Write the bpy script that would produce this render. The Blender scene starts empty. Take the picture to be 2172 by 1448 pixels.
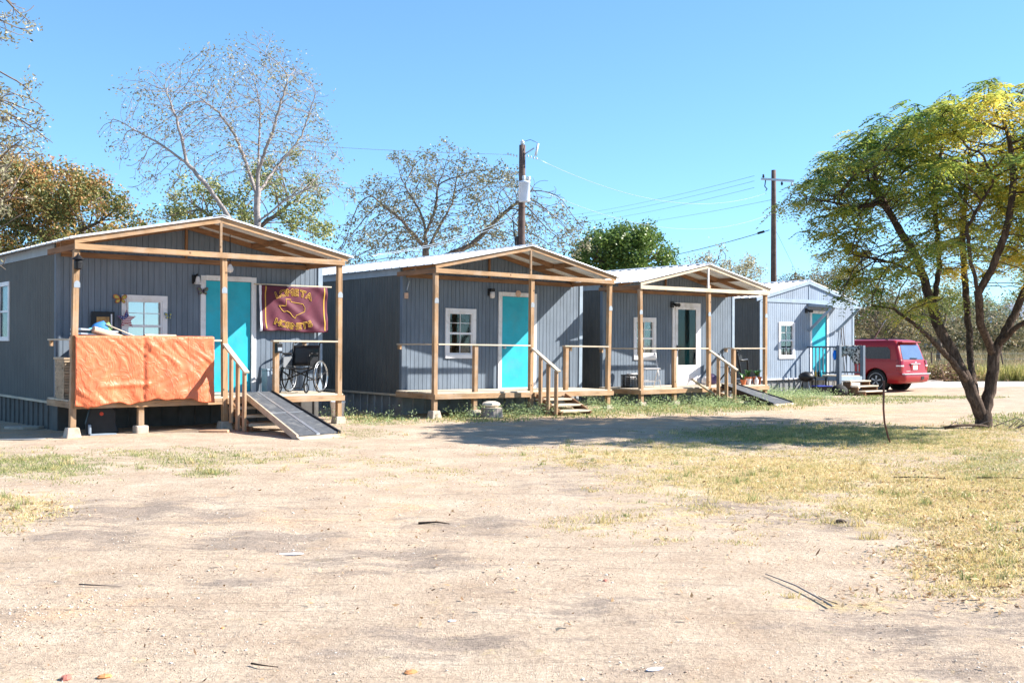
import bpy, math, random
import numpy as np
from mathutils import Vector, Matrix
R = math.radians
random.seed(5); rng = np.random.default_rng(5)
sc = bpy.context.scene
COL = sc.collection

# ---------------------------------------------------------------- camera, sky, sun, exposure
F, HZ, EYE = 2250.0, 739.6, 1.4                  # focal length and horizon row in photo pixels, eye height in metres
cam = bpy.data.cameras.new('camera'); cam_o = bpy.data.objects.new('camera', cam); COL.objects.link(cam_o)
cam.sensor_width = 36; cam.lens = F/2172*36; cam.shift_y = (HZ-724)/2172
cam.clip_start = .05; cam.clip_end = 3000
cam_o.location = (0, 0, EYE); cam_o.rotation_euler = (R(90), 0, 0)
sc.camera = cam_o
SUN = Vector((1.915, .238, 1.35)).normalized()
SUN_EL = math.asin(SUN.z); SUN_AZ = math.atan2(SUN.x, SUN.y)
w = bpy.data.worlds.new('World'); sc.world = w; w.use_nodes = True
nt = w.node_tree; nt.nodes.clear()
sky = nt.nodes.new('ShaderNodeTexSky'); sky.sky_type = 'NISHITA'; sky.sun_disc = False
sky.sun_elevation = SUN_EL; sky.sun_rotation = SUN_AZ
sky.altitude = 2500; sky.air_density = 1.0; sky.dust_density = 0; sky.ozone_density = 4
bg = nt.nodes.new('ShaderNodeBackground'); bg.inputs['Strength'].default_value = .077
wo = nt.nodes.new('ShaderNodeOutputWorld')
gm = nt.nodes.new('ShaderNodeGamma'); gm.inputs[1].default_value = .78
tn = nt.nodes.new('ShaderNodeMix'); tn.data_type = 'RGBA'; tn.blend_type = 'MULTIPLY'; tn.inputs[0].default_value = 1; tn.inputs[7].default_value = (1.10, 1.52, 1.72, 1)
nt.links.new(sky.outputs[0], gm.inputs[0]); nt.links.new(gm.outputs[0], tn.inputs[6]); nt.links.new(tn.outputs[2], bg.inputs[0]); nt.links.new(bg.outputs[0], wo.inputs[0])
sl = bpy.data.lights.new('sun', 'SUN'); sl.energy = 5.0; sl.angle = R(.5); sl.color = (1, .95, .87)
so = bpy.data.objects.new('sun', sl); COL.objects.link(so)
so.rotation_euler = SUN.to_track_quat('Z', 'Y').to_euler(); so.location = (30, 0, 30)
sc.view_settings.view_transform = 'Standard'; sc.view_settings.look = 'None'
sc.view_settings.gamma = 1; sc.view_settings.use_curve_mapping = False
sc.view_settings.exposure = 1.55
try: sc.cycles.max_bounces = 8; sc.cycles.transparent_max_bounces = 12
except Exception: pass

# ---------------------------------------------------------------- materials
def new_mat(name):
    m = bpy.data.materials.new(name); m.use_nodes = True
    n = m.node_tree.nodes; b = n['Principled BSDF']
    return m, m.node_tree, b
def mixrgb(nt, fac, a, b, mode='MIX'):
    n = nt.nodes.new('ShaderNodeMix'); n.data_type = 'RGBA'; n.blend_type = mode
    for s, v in ((0, fac), (6, a), (7, b)):
        if isinstance(v, (int, float)): n.inputs[s].default_value = v
        elif isinstance(v, tuple): n.inputs[s].default_value = (*v, 1)
        else: nt.links.new(v, n.inputs[s])
    return n.outputs[2]
def noise(nt, scale, detail=4, rough=.6, sc3=None, co='Object', dist=0):
    t = nt.nodes.new('ShaderNodeTexCoord'); n = nt.nodes.new('ShaderNodeTexNoise')
    n.inputs['Scale'].default_value = scale; n.inputs['Detail'].default_value = detail; n.inputs['Roughness'].default_value = rough
    n.inputs['Distortion'].default_value = dist
    if sc3:
        mp = nt.nodes.new('ShaderNodeMapping'); mp.inputs['Scale'].default_value = sc3
        nt.links.new(t.outputs[co], mp.inputs[0]); nt.links.new(mp.outputs[0], n.inputs['Vector'])
    else: nt.links.new(t.outputs[co], n.inputs['Vector'])
    return n.outputs['Fac']
def ramp(nt, src, stops):
    r = nt.nodes.new('ShaderNodeValToRGB'); cr = r.color_ramp
    while len(cr.elements) < len(stops): cr.elements.new(.5)
    for e, (p, c) in zip(cr.elements, stops):
        e.position = p; e.color = (*c, 1) if isinstance(c, tuple) else (c, c, c, 1)
    nt.links.new(src, r.inputs[0]); return r.outputs[0]
def bump(nt, b, h, st=.3, dist=.01):
    n = nt.nodes.new('ShaderNodeBump'); n.inputs['Strength'].default_value = st; n.inputs['Distance'].default_value = dist
    nt.links.new(h, n.inputs['Height']); nt.links.new(n.outputs[0], b.inputs['Normal'])
def paint(name, c, rough=.6, var=.15, scale=6, metal=0, bmp=.1, dirt=None, spec=.3):
    m, nt, b = new_mat(name)
    f = noise(nt, scale, 6)
    lo = tuple(x*(1-var) for x in c); hi = tuple(min(1, x*(1+var)) for x in c)
    col = ramp(nt, f, [(.3, lo), (.7, hi)])
    if dirt:
        g = ramp(nt, noise(nt, scale*.45, 8, .7), [(.52, 0.0), (.68, 1.0)])
        col = mixrgb(nt, g, col, dirt)
    nt.links.new(col, b.inputs['Base Color']); b.inputs['Roughness'].default_value = rough
    b.inputs['Metallic'].default_value = metal; b.inputs['Specular IOR Level'].default_value = spec
    if bmp: bump(nt, b, noise(nt, scale*8, 4), bmp, .004)
    return m
def wood(name, c, axis, dark=.55, grey=.0):
    m, nt, b = new_mat(name)
    s = [26, 26, 26]; s[axis] = 1.6
    f = noise(nt, 1.0, 6, .65, tuple(s), dist=.6)
    col = ramp(nt, f, [(.28, tuple(x*dark for x in c)), (.5, c), (.75, tuple(min(1, x*1.22) for x in c))])
    v = ramp(nt, noise(nt, 1.3, 3), [(.35, .78), (.65, 1.1)])
    col = mixrgb(nt, 1.0, col, v, 'MULTIPLY')
    if grey:
        g = ramp(nt, noise(nt, 3.1, 6, .7), [(.45, 0.0), (.7, grey)])
        col = mixrgb(nt, g, col, (.42, .38, .33))
    # knots
    vo = nt.nodes.new('ShaderNodeTexVoronoi'); vo.inputs['Scale'].default_value = 3.2
    t = nt.nodes.new('ShaderNodeTexCoord'); nt.links.new(t.outputs['Object'], vo.inputs['Vector'])
    k = ramp(nt, vo.outputs['Distance'], [(.05, 1.0), (.09, 0.0)])
    col = mixrgb(nt, k, col, tuple(x*.35 for x in c))
    nt.links.new(col, b.inputs['Base Color']); b.inputs['Roughness'].default_value = .8; b.inputs['Specular IOR Level'].default_value = .2
    bump(nt, b, f, .25, .004)
    return m
def leafmat(name, stops, trans=.45, rough=.5):
    m, nt, b = new_mat(name)
    a = nt.nodes.new('ShaderNodeAttribute'); a.attribute_name = 'tint'
    col = ramp(nt, a.outputs['Fac'], stops)
    nt.links.new(col, b.inputs['Base Color']); b.inputs['Roughness'].default_value = rough; b.inputs['Specular IOR Level'].default_value = .35
    tr = nt.nodes.new('ShaderNodeBsdfTranslucent'); nt.links.new(col, tr.inputs[0])
    mx = nt.nodes.new('ShaderNodeMixShader'); mx.inputs[0].default_value = trans
    nt.links.new(b.outputs[0], mx.inputs[1]); nt.links.new(tr.outputs[0], mx.inputs[2])
    nt.links.new(mx.outputs[0], nt.nodes['Material Output'].inputs[0])
    return m
def glassmat(name, tint=(.9, .95, 1), refl=.12, mx_=.6):
    m, nt, b = new_mat(name)
    tr = nt.nodes.new('ShaderNodeBsdfTransparent'); tr.inputs[0].default_value = (*tint, 1)
    gl = nt.nodes.new('ShaderNodeBsdfGlossy'); gl.inputs['Roughness'].default_value = .04
    lw = nt.nodes.new('ShaderNodeLayerWeight'); lw.inputs[0].default_value = .35
    mr = nt.nodes.new('ShaderNodeMapRange'); mr.inputs['To Min'].default_value = refl; mr.inputs['To Max'].default_value = mx_
    nt.links.new(lw.outputs['Fresnel'], mr.inputs['Value'])
    mx = nt.nodes.new('ShaderNodeMixShader'); nt.links.new(mr.outputs[0], mx.inputs[0])
    nt.links.new(tr.outputs[0], mx.inputs[1]); nt.links.new(gl.outputs[0], mx.inputs[2])
    nt.links.new(mx.outputs[0], nt.nodes['Material Output'].inputs[0])
    nt.nodes.remove(b)
    return m

PINE = (.40, .245, .135)
M = {}
for i, a in enumerate('xyz'):
    M['pine_'+a] = wood('pine_'+a, PINE, i, .42, .4)
    M['dark_'+a] = wood('stained_wood_'+a, (.24, .13, .07), i)  # brown stained timber, its tone darkened for the shade under roof and deck
    M['pale_'+a] = wood('weathered_wood_'+a, (.58, .48, .36), i, .65, .6)
def siding_mat(name='grey_blue_siding', c=(.145, .178, .222)):
    m, nt, b = new_mat(name)
    col = ramp(nt, noise(nt, 1.2, 5), [(.3, tuple(x*.86 for x in c)), (.7, tuple(x*1.1 for x in c))])
    st = ramp(nt, noise(nt, 1, 5, .7, (14, 14, 1.1)), [(.35, .84), (.6, 1.05)])
    col = mixrgb(nt, 1.0, col, st, 'MULTIPLY')
    g = ramp(nt, noise(nt, 9, 6, .75), [(.66, 0.0), (.74, .6)])
    col = mixrgb(nt, g, col, (.33, .30, .26))
    nt.links.new(col, b.inputs['Base Color']); b.inputs['Roughness'].default_value = .75; b.inputs['Specular IOR Level'].default_value = .2
    bump(nt, b, noise(nt, 1, 6, .7, (60, 60, 5)), .35, .004)
    return m
M['siding'] = siding_mat(); M['siding_light'] = siding_mat('light_blue_siding', (.25, .30, .37)); M['rail_blue'] = paint('dark_blue_grey_rail', (.10, .13, .17), .6, .12, 5); M['skirt_dark'] = paint('dirty_skirting', (.085, .08, .075), .7, .25, 4); M['siding_side'] = siding_mat('weathered_grey_siding', (.105, .108, .104))  # skirt_dark, rail_blue: shade put into the colour; siding_side: darker, greyer side walls
M['trim_grey'] = paint('grey_blue_trim', (.25, .31, .38), .6, .12, 5, bmp=.1)
M['white'] = paint('white_paint', (.72, .70, .71), .5, .08, 4, dirt=(.52, .48, .44))
M['roof'] = paint('galvalume_roof', (.66, .68, .71), .38, .08, 3, metal=.25, bmp=.05)
M['skirt'] = paint('galvanised_skirting', (.24, .25, .26), .5, .25, 3, metal=.3, bmp=.1, dirt=(.22, .19, .16))
M['turq'] = paint('turquoise_paint', (.02, .37, .47), .5, .14, 2.5, bmp=.1, dirt=(.05, .33, .40))
M['black'] = paint('black_plastic', (.012, .012, .014), .45, .3, 9)
M['rubber'] = paint('tyre_rubber', (.018, .018, .018), .8, .2, 9)
M['dark'] = paint('dark_interior', (.03, .03, .03), .9, .2, 3)
M['chrome'] = paint('chrome', (.75, .75, .77), .18, .05, 5, metal=.95, bmp=0)
M['steel'] = paint('grey_steel', (.40, .42, .45), .4, .15, 7, metal=.7, bmp=.05)
M['concrete'] = paint('concrete', (.42, .36, .30), .9, .2, 9, bmp=.4, dirt=(.35, .28, .2))
M['glass'] = glassmat('window_glass', (.75, .8, .82), .03, .35)
M['glass_sky'] = glassmat('reflective_window_glass', (.85, .9, .95), .35)
M['tint_glass'] = glassmat('tinted_car_glass', (.10, .11, .11), .07)
M['blind'] = paint('window_blind', (.62, .68, .72), .7, .06, 3)
M['tarp'] = None
def barkmat():
    m, nt_, b = new_mat('dark_furrowed_bark'); f = noise(nt_, 1, 8, .75, (22, 22, 5), dist=.5)
    nt_.links.new(ramp(nt_, f, [(.35, (.030, .021, .017)), (.5, (.085, .060, .047)), (.68, (.17, .125, .10))]), b.inputs['Base Color']); b.inputs['Roughness'].default_value = .95; b.inputs['Specular IOR Level'].default_value = .1
    bump(nt_, b, f, 1.0, .03); return m
M['bark'] = barkmat()
M['bark_pale'] = paint('pale_grey_bark', (.25, .215, .20), .9, .3, 8, bmp=.5)
M['bark_mid'] = paint('brown_grey_bark', (.15, .12, .10), .95, .35, 8, bmp=.6)
M['pole'] = paint('creosote_pole', (.105, .07, .06), .85, .3, 5, bmp=.4)

# ---------------------------------------------------------------- mesh helpers
class MB:
    def __init__(s): s.v = []; s.f = []
    def add(s, vs, fs):
        n = len(s.v); s.v += [tuple(p) for p in vs]; s.f += [tuple(i+n for i in f) for f in fs]
    def box(s, x0, x1, y0, y1, z0, z1, mtx=None):
        vs = [(x, y, z) for z in (z0, z1) for y in (y0, y1) for x in (x0, x1)]
        if mtx is not None: vs = [mtx @ Vector(p) for p in vs]
        s.add(vs, [(0, 2, 3, 1), (4, 5, 7, 6), (0, 1, 5, 4), (2, 6, 7, 3), (0, 4, 6, 2), (1, 3, 7, 5)])
    def bar(s, a, b, wd, ht, up=(0, 0, 1)):
        """rectangular bar from a to b; wd sideways, ht along up"""
        a = Vector(a); b = Vector(b); d = (b-a).normalized(); up = Vector(up)
        sd = d.cross(up)
        if sd.length < 1e-4: sd = d.cross(Vector((0, 1, 0)))
        sd.normalize(); u = sd.cross(d).normalized()
        vs = []
        for p in (a, b):
            for i, j in ((-1, -1), (1, -1), (1, 1), (-1, 1)): vs.append(p+sd*wd/2*i+u*ht/2*j)
        s.add(vs, [(3, 2, 1, 0), (4, 5, 6, 7), (0, 1, 5, 4), (1, 2, 6, 5), (2, 3, 7, 6), (3, 0, 4, 7)])
    def tube(s, pts, rad, n=8, closed=False):
        pts = [Vector(p) for p in pts]
        if not isinstance(rad, (list, tuple)): rad = [rad]*len(pts)
        m = len(pts); rings = []; ref = None
        for i, p in enumerate(pts):
            if closed: d = pts[(i+1) % m]-pts[i-1]
            else: d = pts[min(i+1, m-1)]-pts[max(i-1, 0)]
            d.normalize()
            if ref is None: ref = d.orthogonal().normalized()
            ref = ref-d*ref.dot(d)
            ref = ref.normalized() if ref.length > 1e-5 else d.orthogonal().normalized()
            q = d.cross(ref)
            rings.append([p+(ref*math.cos(2*math.pi*k/n)+q*math.sin(2*math.pi*k/n))*rad[i] for k in range(n)])
        vs = [v for r in rings for v in r]; fs = []
        for i in range(m if closed else m-1):
            j = (i+1) % m
            for k in range(n):
                l = (k+1) % n
                fs.append((i*n+k, i*n+l, j*n+l, j*n+k))
        if not closed: fs += [tuple(reversed(range(n))), tuple((m-1)*n+k for k in range(n))]
        s.add(vs, fs)
    def lathe(s, prof, n=16, c=(0, 0, 0), mtx=None):
        vs = []; fs = []
        for r, z in prof:
            for k in range(n):
                p = Vector((r*math.cos(2*math.pi*k/n), r*math.sin(2*math.pi*k/n), z))
                if mtx is not None: p = mtx @ p
                vs.append(p+Vector(c))
        m = len(prof)
        for i in range(m-1):
            for k in range(n):
                l = (k+1) % n
                fs.append((i*n+k, i*n+l, (i+1)*n+l, (i+1)*n+k))
        fs += [tuple(reversed(range(n))), tuple((m-1)*n+k for k in range(n))]
        s.add(vs, fs)
    def prism(s, poly, h, mtx=None):
        """closed polygon in local xy, thickness h along z"""
        n = len(poly); vs = [Vector((x, y, 0)) for x, y in poly]+[Vector((x, y, h)) for x, y in poly]
        if mtx is not None: vs = [mtx @ p for p in vs]
        s.add(vs, [tuple(reversed(range(n))), tuple(range(n, 2*n))]+[(i, (i+1) % n, n+(i+1) % n, n+i) for i in range(n)])
    def build(s, name, mat, parent=None, smooth=False, bevel=0, solid=0):
        me = bpy.data.meshes.new(name); me.from_pydata(s.v, [], s.f); me.validate(); me.update()
        if mat: me.materials.append(mat)
        if smooth:
            me.polygons.foreach_set('use_smooth', [True]*len(me.polygons))
        o = bpy.data.objects.new(name, me); COL.objects.link(o)
        if parent: o.parent = parent
        if solid:
            md = o.modifiers.new('solid', 'SOLIDIFY'); md.thickness = solid
        if bevel:
            md = o.modifiers.new('bevel', 'BEVEL'); md.width = bevel; md.segments = 2; md.limit_method = 'ANGLE'; md.angle_limit = R(40)
        return o
def npmesh(name, v, f, mat, parent=None, attrs=None, smooth=False):
    """v (n,3), f (m,k) arrays"""
    v = np.asarray(v, np.float32); f = np.asarray(f, np.int32); k = f.shape[1]
    me = bpy.data.meshes.new(name)
    me.vertices.add(len(v)); me.vertices.foreach_set('co', v.ravel())
    me.loops.add(f.size); me.loops.foreach_set('vertex_index', f.ravel())
    me.polygons.add(len(f)); me.polygons.foreach_set('loop_start', np.arange(0, f.size, k, dtype=np.int32))
    me.polygons.foreach_set('loop_total', np.full(len(f), k, np.int32))
    if smooth: me.polygons.foreach_set('use_smooth', np.ones(len(f), bool))
    me.update(calc_edges=True)
    for nm, dom, arr in (attrs or []):
        a = me.attributes.new(nm, 'FLOAT', dom); a.data.foreach_set('value', np.asarray(arr, np.float32))
    if mat: me.materials.append(mat)
    o = bpy.data.objects.new(name, me); COL.objects.link(o)
    if parent: o.parent = parent
    return o
def tag(o, label, cat, group=None, kind=None):
    o['label'] = label; o['category'] = cat
    if group: o['group'] = group
    if kind: o['kind'] = kind
    return o
def thing(name, label, cat, loc=(0, 0, 0), rz=0, group=None):
    o = bpy.data.objects.new(name, None); COL.objects.link(o); o.location = loc; o.rotation_euler = (0, 0, rz)
    o.empty_display_size = .2
    return tag(o, label, cat, group)
def structure(o, label=None):
    o['kind'] = 'structure'
    if label: o['label'] = label
    return o
def copy_thing(src, loc, rz, label=None):
    def rec(o, par):
        c = o.copy(); COL.objects.link(c); c.parent = par
        for ch in list(o.children):
            rec(ch, c)
        return c
    kids = list(src.children)
    r = src.copy(); COL.objects.link(r); r.location = loc; r.rotation_euler = (0, 0, rz)
    for ch in kids: rec(ch, r)
    if label: r['label'] = label
    return r
def at(px, py, D): return Vector(((px-1086)/F*D, D, (HZ-py)/F*D+EYE))

# ---------------------------------------------------------------- cabin frames (origin at the left front wall corner, floor level)
CAB = [(-7.53, 17.528, .612, 50.598, -.003, .005), (-2.266, 21.807, .554, 51.903, -.009, .005),
       (2.212, 25.911, .472, 51.218, .001, .004), (7.864, 33.642, .538, 52.747, 0, 0)]
def cab_matrix(i):
    X, Y, Z, th, r, t = CAB[i]
    return Matrix.Translation((X, Y, Z)) @ Matrix.Rotation(R(90-th), 4, 'Z') @ Matrix.Rotation(-r, 4, 'Y') @ Matrix.Rotation(t, 4, 'X')
CM = [cab_matrix(i) for i in range(4)]
def cw(i, x, y, z): return CM[i] @ Vector((x, y, z))
def crz(i): return R(90-CAB[i][3])

# ---------------------------------------------------------------- ground
def smooth(a, b, x):
    t = np.clip((x-a)/(b-a), 0, 1); return t*t*(3-2*t)
def gz(x, y):
    x = np.asarray(x, float); y = np.asarray(y, float)
    z = .045*np.exp(-(((x+6)/7)**2+((y-18)/4)**2)) + .06*np.exp(-(((x-1)/6)**2+((y-25)/5)**2))
    z = z + .012*np.sin(x*1.3+y*.7)*np.sin(y*.9-x*.4) + .006*np.sin(x*3.7)*np.sin(y*4.1)
    z = z*smooth(60, 40, y)
    z = z + 1.25*smooth(46, 75, y) + 1.2*smooth(75, 300, y)
    z = z - .16*np.exp(-(((x-13)/5)**2+((y-37.5)/5.5)**2)**1.5)
    return z
def pxof(x, y): return 1086+F*x/y, HZ+F*EYE/y
def blobs(px, py, L):
    r = np.zeros_like(px)
    for cx, cy, rx, ry, a in L: r = np.maximum(r, a*np.exp(-(((px-cx)/rx)**2+((py-cy)/ry)**2)**1.3))
    return r
GREEN = [(60, 990, 260, 32, .55), (430, 972, 260, 20, .48), (640, 960, 150, 10, .28), (440, 1003, 70, 10, .55), (1750, 925, 330, 22, .95), (1500, 945, 220, 16, .45),
         (2120, 985, 130, 40, .6), (1960, 840, 160, 7, .6), (1850, 850, 120, 8, .6), (1650, 852, 110, 16, .9), (800, 895, 120, 14, .5), (770, 925, 90, 12, .4), (1000, 885, 130, 14, .9), (1200, 880, 150, 10, .9), (1400, 872, 160, 12, .9), (1560, 866, 90, 10, .9),
         (2150, 900, 120, 22, .6)]
YELLOW = [(1650, 1010, 330, 60, .85), (1380, 970, 300, 30, .6), (2050, 1060, 330, 80, .95), (2120, 1180, 220, 90, .75), (1450, 1090, 260, 40, .38), (1980, 940, 260, 40, .7), (1880, 1280, 130, 28, .4), (2100, 1250, 110, 50, .45),
          (1680, 1270, 90, 22, .35), (1330, 1120, 200, 40, .28), (60, 1070, 120, 30, .5), (30, 1110, 60, 25, .35), (700, 985, 260, 22, .25), (900, 1010, 260, 40, .18), (1600, 1140, 120, 20, .2)]
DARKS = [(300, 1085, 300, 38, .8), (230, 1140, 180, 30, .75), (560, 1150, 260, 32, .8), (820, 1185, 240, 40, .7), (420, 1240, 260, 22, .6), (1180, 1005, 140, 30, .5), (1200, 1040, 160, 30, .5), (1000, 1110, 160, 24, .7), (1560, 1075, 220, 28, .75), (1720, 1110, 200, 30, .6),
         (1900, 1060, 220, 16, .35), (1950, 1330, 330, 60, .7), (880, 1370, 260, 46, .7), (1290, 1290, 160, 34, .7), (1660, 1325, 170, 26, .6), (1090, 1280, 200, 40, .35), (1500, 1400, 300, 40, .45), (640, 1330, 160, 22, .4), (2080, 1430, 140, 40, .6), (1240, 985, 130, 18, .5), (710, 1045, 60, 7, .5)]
RED = [(780, 880, 120, 18, .8), (130, 915, 420, 24, .55), (200, 1270, 260, 60, .35), (1200, 890, 420, 24, .55), (1800, 868, 330, 16, .5), (820, 1100, 380, 50, .35), (1900, 828, 260, 10, .5)]
def axis(lo, hi, step, far0, far1, n):
    m = np.arange(lo, hi+1e-6, step); g = np.geomspace(1, 1, 1)
    a = lo-np.geomspace(step, lo-far0, n)[::-1] if far0 < lo else np.array([])
    b = hi+np.geomspace(step, far1-hi, n) if far1 > hi else np.array([])
    return np.concatenate([a, m, b])
gx = axis(-12, 16, .14, -500, 500, 34); gy = axis(2.5, 26, .14, -60, 900, 44)
GX, GY = np.meshgrid(gx, gy); GZ = gz(GX, GY)
vis = GY > 2.6
PX, PY = pxof(GX, np.maximum(GY, 2.6))
nx, ny = len(gx), len(gy)
idx = np.arange(nx*ny).reshape(ny, nx)
gf = np.stack([idx[:-1, :-1], idx[:-1, 1:], idx[1:, 1:], idx[1:, :-1]], -1).reshape(-1, 4)
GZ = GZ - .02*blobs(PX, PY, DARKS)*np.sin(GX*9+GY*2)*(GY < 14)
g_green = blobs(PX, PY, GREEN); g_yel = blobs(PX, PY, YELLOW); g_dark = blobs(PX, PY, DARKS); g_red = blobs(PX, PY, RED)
far = smooth(44, 50, GY)
g_yel = np.maximum(g_yel, far*.9); g_dark = g_dark*(1-far)
def ground_mat():
    m, nt, b = new_mat('sandy_ground')
    def A(n):
        a = nt.nodes.new('ShaderNodeAttribute'); a.attribute_name = n; return a.outputs['Fac']
    def mth(op, a, b2, c=None):
        n = nt.nodes.new('ShaderNodeMath'); n.operation = op
        for i, v in enumerate((a, b2, c)):
            if v is None: continue
            if isinstance(v, (int, float)): n.inputs[i].default_value = v
            else: nt.links.new(v, n.inputs[i])
        return n.outputs[0]
    def mask(attr, nz, k=2.2, off=.5):
        s = mth('ADD', A(attr), mth('MULTIPLY', mth('SUBTRACT', nz, .5), k)); 
        mr = nt.nodes.new('ShaderNodeMapRange'); mr.interpolation_type = 'SMOOTHSTEP'
        mr.inputs['From Min'].default_value = off-.22; mr.inputs['From Max'].default_value = off+.3
        nt.links.new(s, mr.inputs['Value']); return mr.outputs[0]
    sand = ramp(nt, noise(nt, 1.4, 12, .72), [(.3, (.38, .28, .20)), (.45, (.45, .345, .255)), (.55, (.50, .39, .29)), (.7, (.58, .475, .37))])
    fine = ramp(nt, noise(nt, 45, 8, .75), [(.3, .45), (.43, .84), (.57, 1.04), (.72, 1.35)])
    sand = mixrgb(nt, 1.0, sand, fine, 'MULTIPLY')
    red = mixrgb(nt, 1.0, fine, (.58, .385, .24), 'MULTIPLY')
    sand = mixrgb(nt, mask('red', noise(nt, 1.3, 9, .7), 2.6, .48), sand, red)
    # gravel flecks
    t = nt.nodes.new('ShaderNodeTexCoord')
    vo = nt.nodes.new('ShaderNodeTexVoronoi'); vo.inputs['Scale'].default_value = 70; nt.links.new(t.outputs['Object'], vo.inputs['Vector'])
    fl = ramp(nt, vo.outputs['Distance'], [(.12, 1.0), (.3, 0.0)])
    flm = mth('MULTIPLY', fl, ramp(nt, noise(nt, 1.7, 4), [(.42, 0.0), (.62, .85)]))
    vcol = nt.nodes.new('ShaderNodeSeparateColor'); nt.links.new(vo.outputs['Color'], vcol.inputs[0])
    fc = ramp(nt, vcol.outputs[0], [(.3, (.30, .22, .16)), (.6, (.62, .54, .45)), (.9, (.75, .70, .64))])
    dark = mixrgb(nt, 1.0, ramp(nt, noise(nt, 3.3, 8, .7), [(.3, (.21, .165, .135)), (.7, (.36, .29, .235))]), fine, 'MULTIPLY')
    tr_ = ramp(nt, noise(nt, 1.0, 6, .6, (1.3, 9, 1), dist=.8), [(.56, 0.0), (.66, .55)])
    trm = mth('MULTIPLY', tr_, ramp(nt, noise(nt, .45, 3), [(.42, 0.0), (.6, 1.0)]))
    sand = mixrgb(nt, trm, sand, dark)
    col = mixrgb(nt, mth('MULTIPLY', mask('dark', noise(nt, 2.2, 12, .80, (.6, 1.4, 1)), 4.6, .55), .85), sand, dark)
    col = mixrgb(nt, flm, col, fc)
    ye = mixrgb(nt, 1.0, ramp(nt, noise(nt, 7, 7, .7), [(.3, (.42, .32, .15)), (.7, (.64, .49, .25))]), fine, 'MULTIPLY')
    col = mixrgb(nt, mth('MULTIPLY', mask('yellow', noise(nt, 3.2, 12, .8), 4.0), .8), col, ye)
    gr = mixrgb(nt, 1.0, ramp(nt, noise(nt, 9, 7, .7), [(.3, (.22, .21, .10)), (.7, (.36, .33, .16))]), fine, 'MULTIPLY')
    col = mixrgb(nt, mth('MULTIPLY', mask('green', noise(nt, 3.6, 11, .8), 3.4), .75), col, gr)
    nt.links.new(col, b.inputs['Base Color']); b.inputs['Roughness'].default_value = .95; b.inputs['Specular IOR Level'].default_value = .1
    h = mth('ADD', noise(nt, 14, 10, .75), mth('MULTIPLY', fl, .25)); h = mth('SUBTRACT', h, mth('MULTIPLY', tr_, .5))
    bump(nt, b, h, .75, .045)
    return m
ground = npmesh('ground', np.stack([GX, GY, GZ], -1).reshape(-1, 3), gf, ground_mat(), None,
                [('green', 'POINT', g_green.ravel()), ('yellow', 'POINT', g_yel.ravel()), ('dark', 'POINT', g_dark.ravel()), ('red', 'POINT', g_red.ravel())], True)
structure(ground, 'sandy yard with patches of dry grass')
# white gravel road behind the last cabin
def strip(name, pts, wid, mat, dz=.006, n=80):
    pts = np.array(pts, float); t = np.linspace(0, len(pts)-1, n)
    cx = np.interp(t, range(len(pts)), pts[:, 0]); cy = np.interp(t, range(len(pts)), pts[:, 1])
    dx = np.gradient(cx); dy = np.gradient(cy); L = np.hypot(dx, dy); nxx = -dy/L; nyy = dx/L
    rows = []
    for k in np.linspace(-1, 1, 9):
        wob = wid/2*(1+.08*np.sin(t*5+k)) if abs(k) == 1 else wid/2
        X = cx+nxx*k*wob; Y = cy+nyy*k*wob
        rows.append(np.stack([X, Y, gz(X, Y)+dz+.05*(1-k*k)], -1))
    v = np.array(rows); id2 = np.arange(9*n).reshape(9, n)
    f = np.stack([id2[:-1, :-1], id2[:-1, 1:], id2[1:, 1:], id2[1:, :-1]], -1).reshape(-1, 4)
    return structure(npmesh(name, v.reshape(-1, 3), f, mat, None, None, True))
M['road'] = paint('white_gravel', (.60, .56, .50), .95, .2, 20, bmp=.8, dirt=(.5, .4, .3))
strip('road', [(-60, 41.5), (-10, 42.5), (10, 43.5), (24, 42), (60, 39), (140, 33)], 5.0, M['road'])

# ---------------------------------------------------------------- scatter: pebbles, grass, leaves
def sample(n, y0, y1, dens, spread=.52, power=1.0):
    """random ground points seen by the camera, thinned by a density function of photo pixel"""
    y = (y0**power+(y1**power-y0**power)*rng.random(n))**(1/power)
    x = (rng.random(n)*2-1)*spread*y
    px, py = pxof(x, y); k = rng.random(n) < dens(px, py, x, y)
    return x[k], y[k]
def fbm(x, y, s=1.0):
    r = 0; a = 1
    for i in range(4):
        r = r+a*np.sin(x*s*1.7+3.1*i+1.3*np.sin(y*s*1.1+i))*np.sin(y*s*1.9+1.7*i+1.1*np.sin(x*s*.9)); s *= 2.1; a *= .6
    return r
def in_porch(x, y):
    bad = np.zeros(x.shape, bool)
    for i in range(4):
        inv = CM[i].inverted(); a = inv @ Vector((0, 0, 0)); ex = (inv @ Vector((1, 0, 0)))-a; ey = (inv @ Vector((0, 1, 0)))-a
        lx = a.x+ex.x*x+ey.x*y; ly = a.y+ex.y*x+ey.y*y
        bad |= (lx > -.3) & (lx < 5.1) & (ly > (-1.2 if i < 3 else .0)) & (ly < 9)
    return bad
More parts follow.
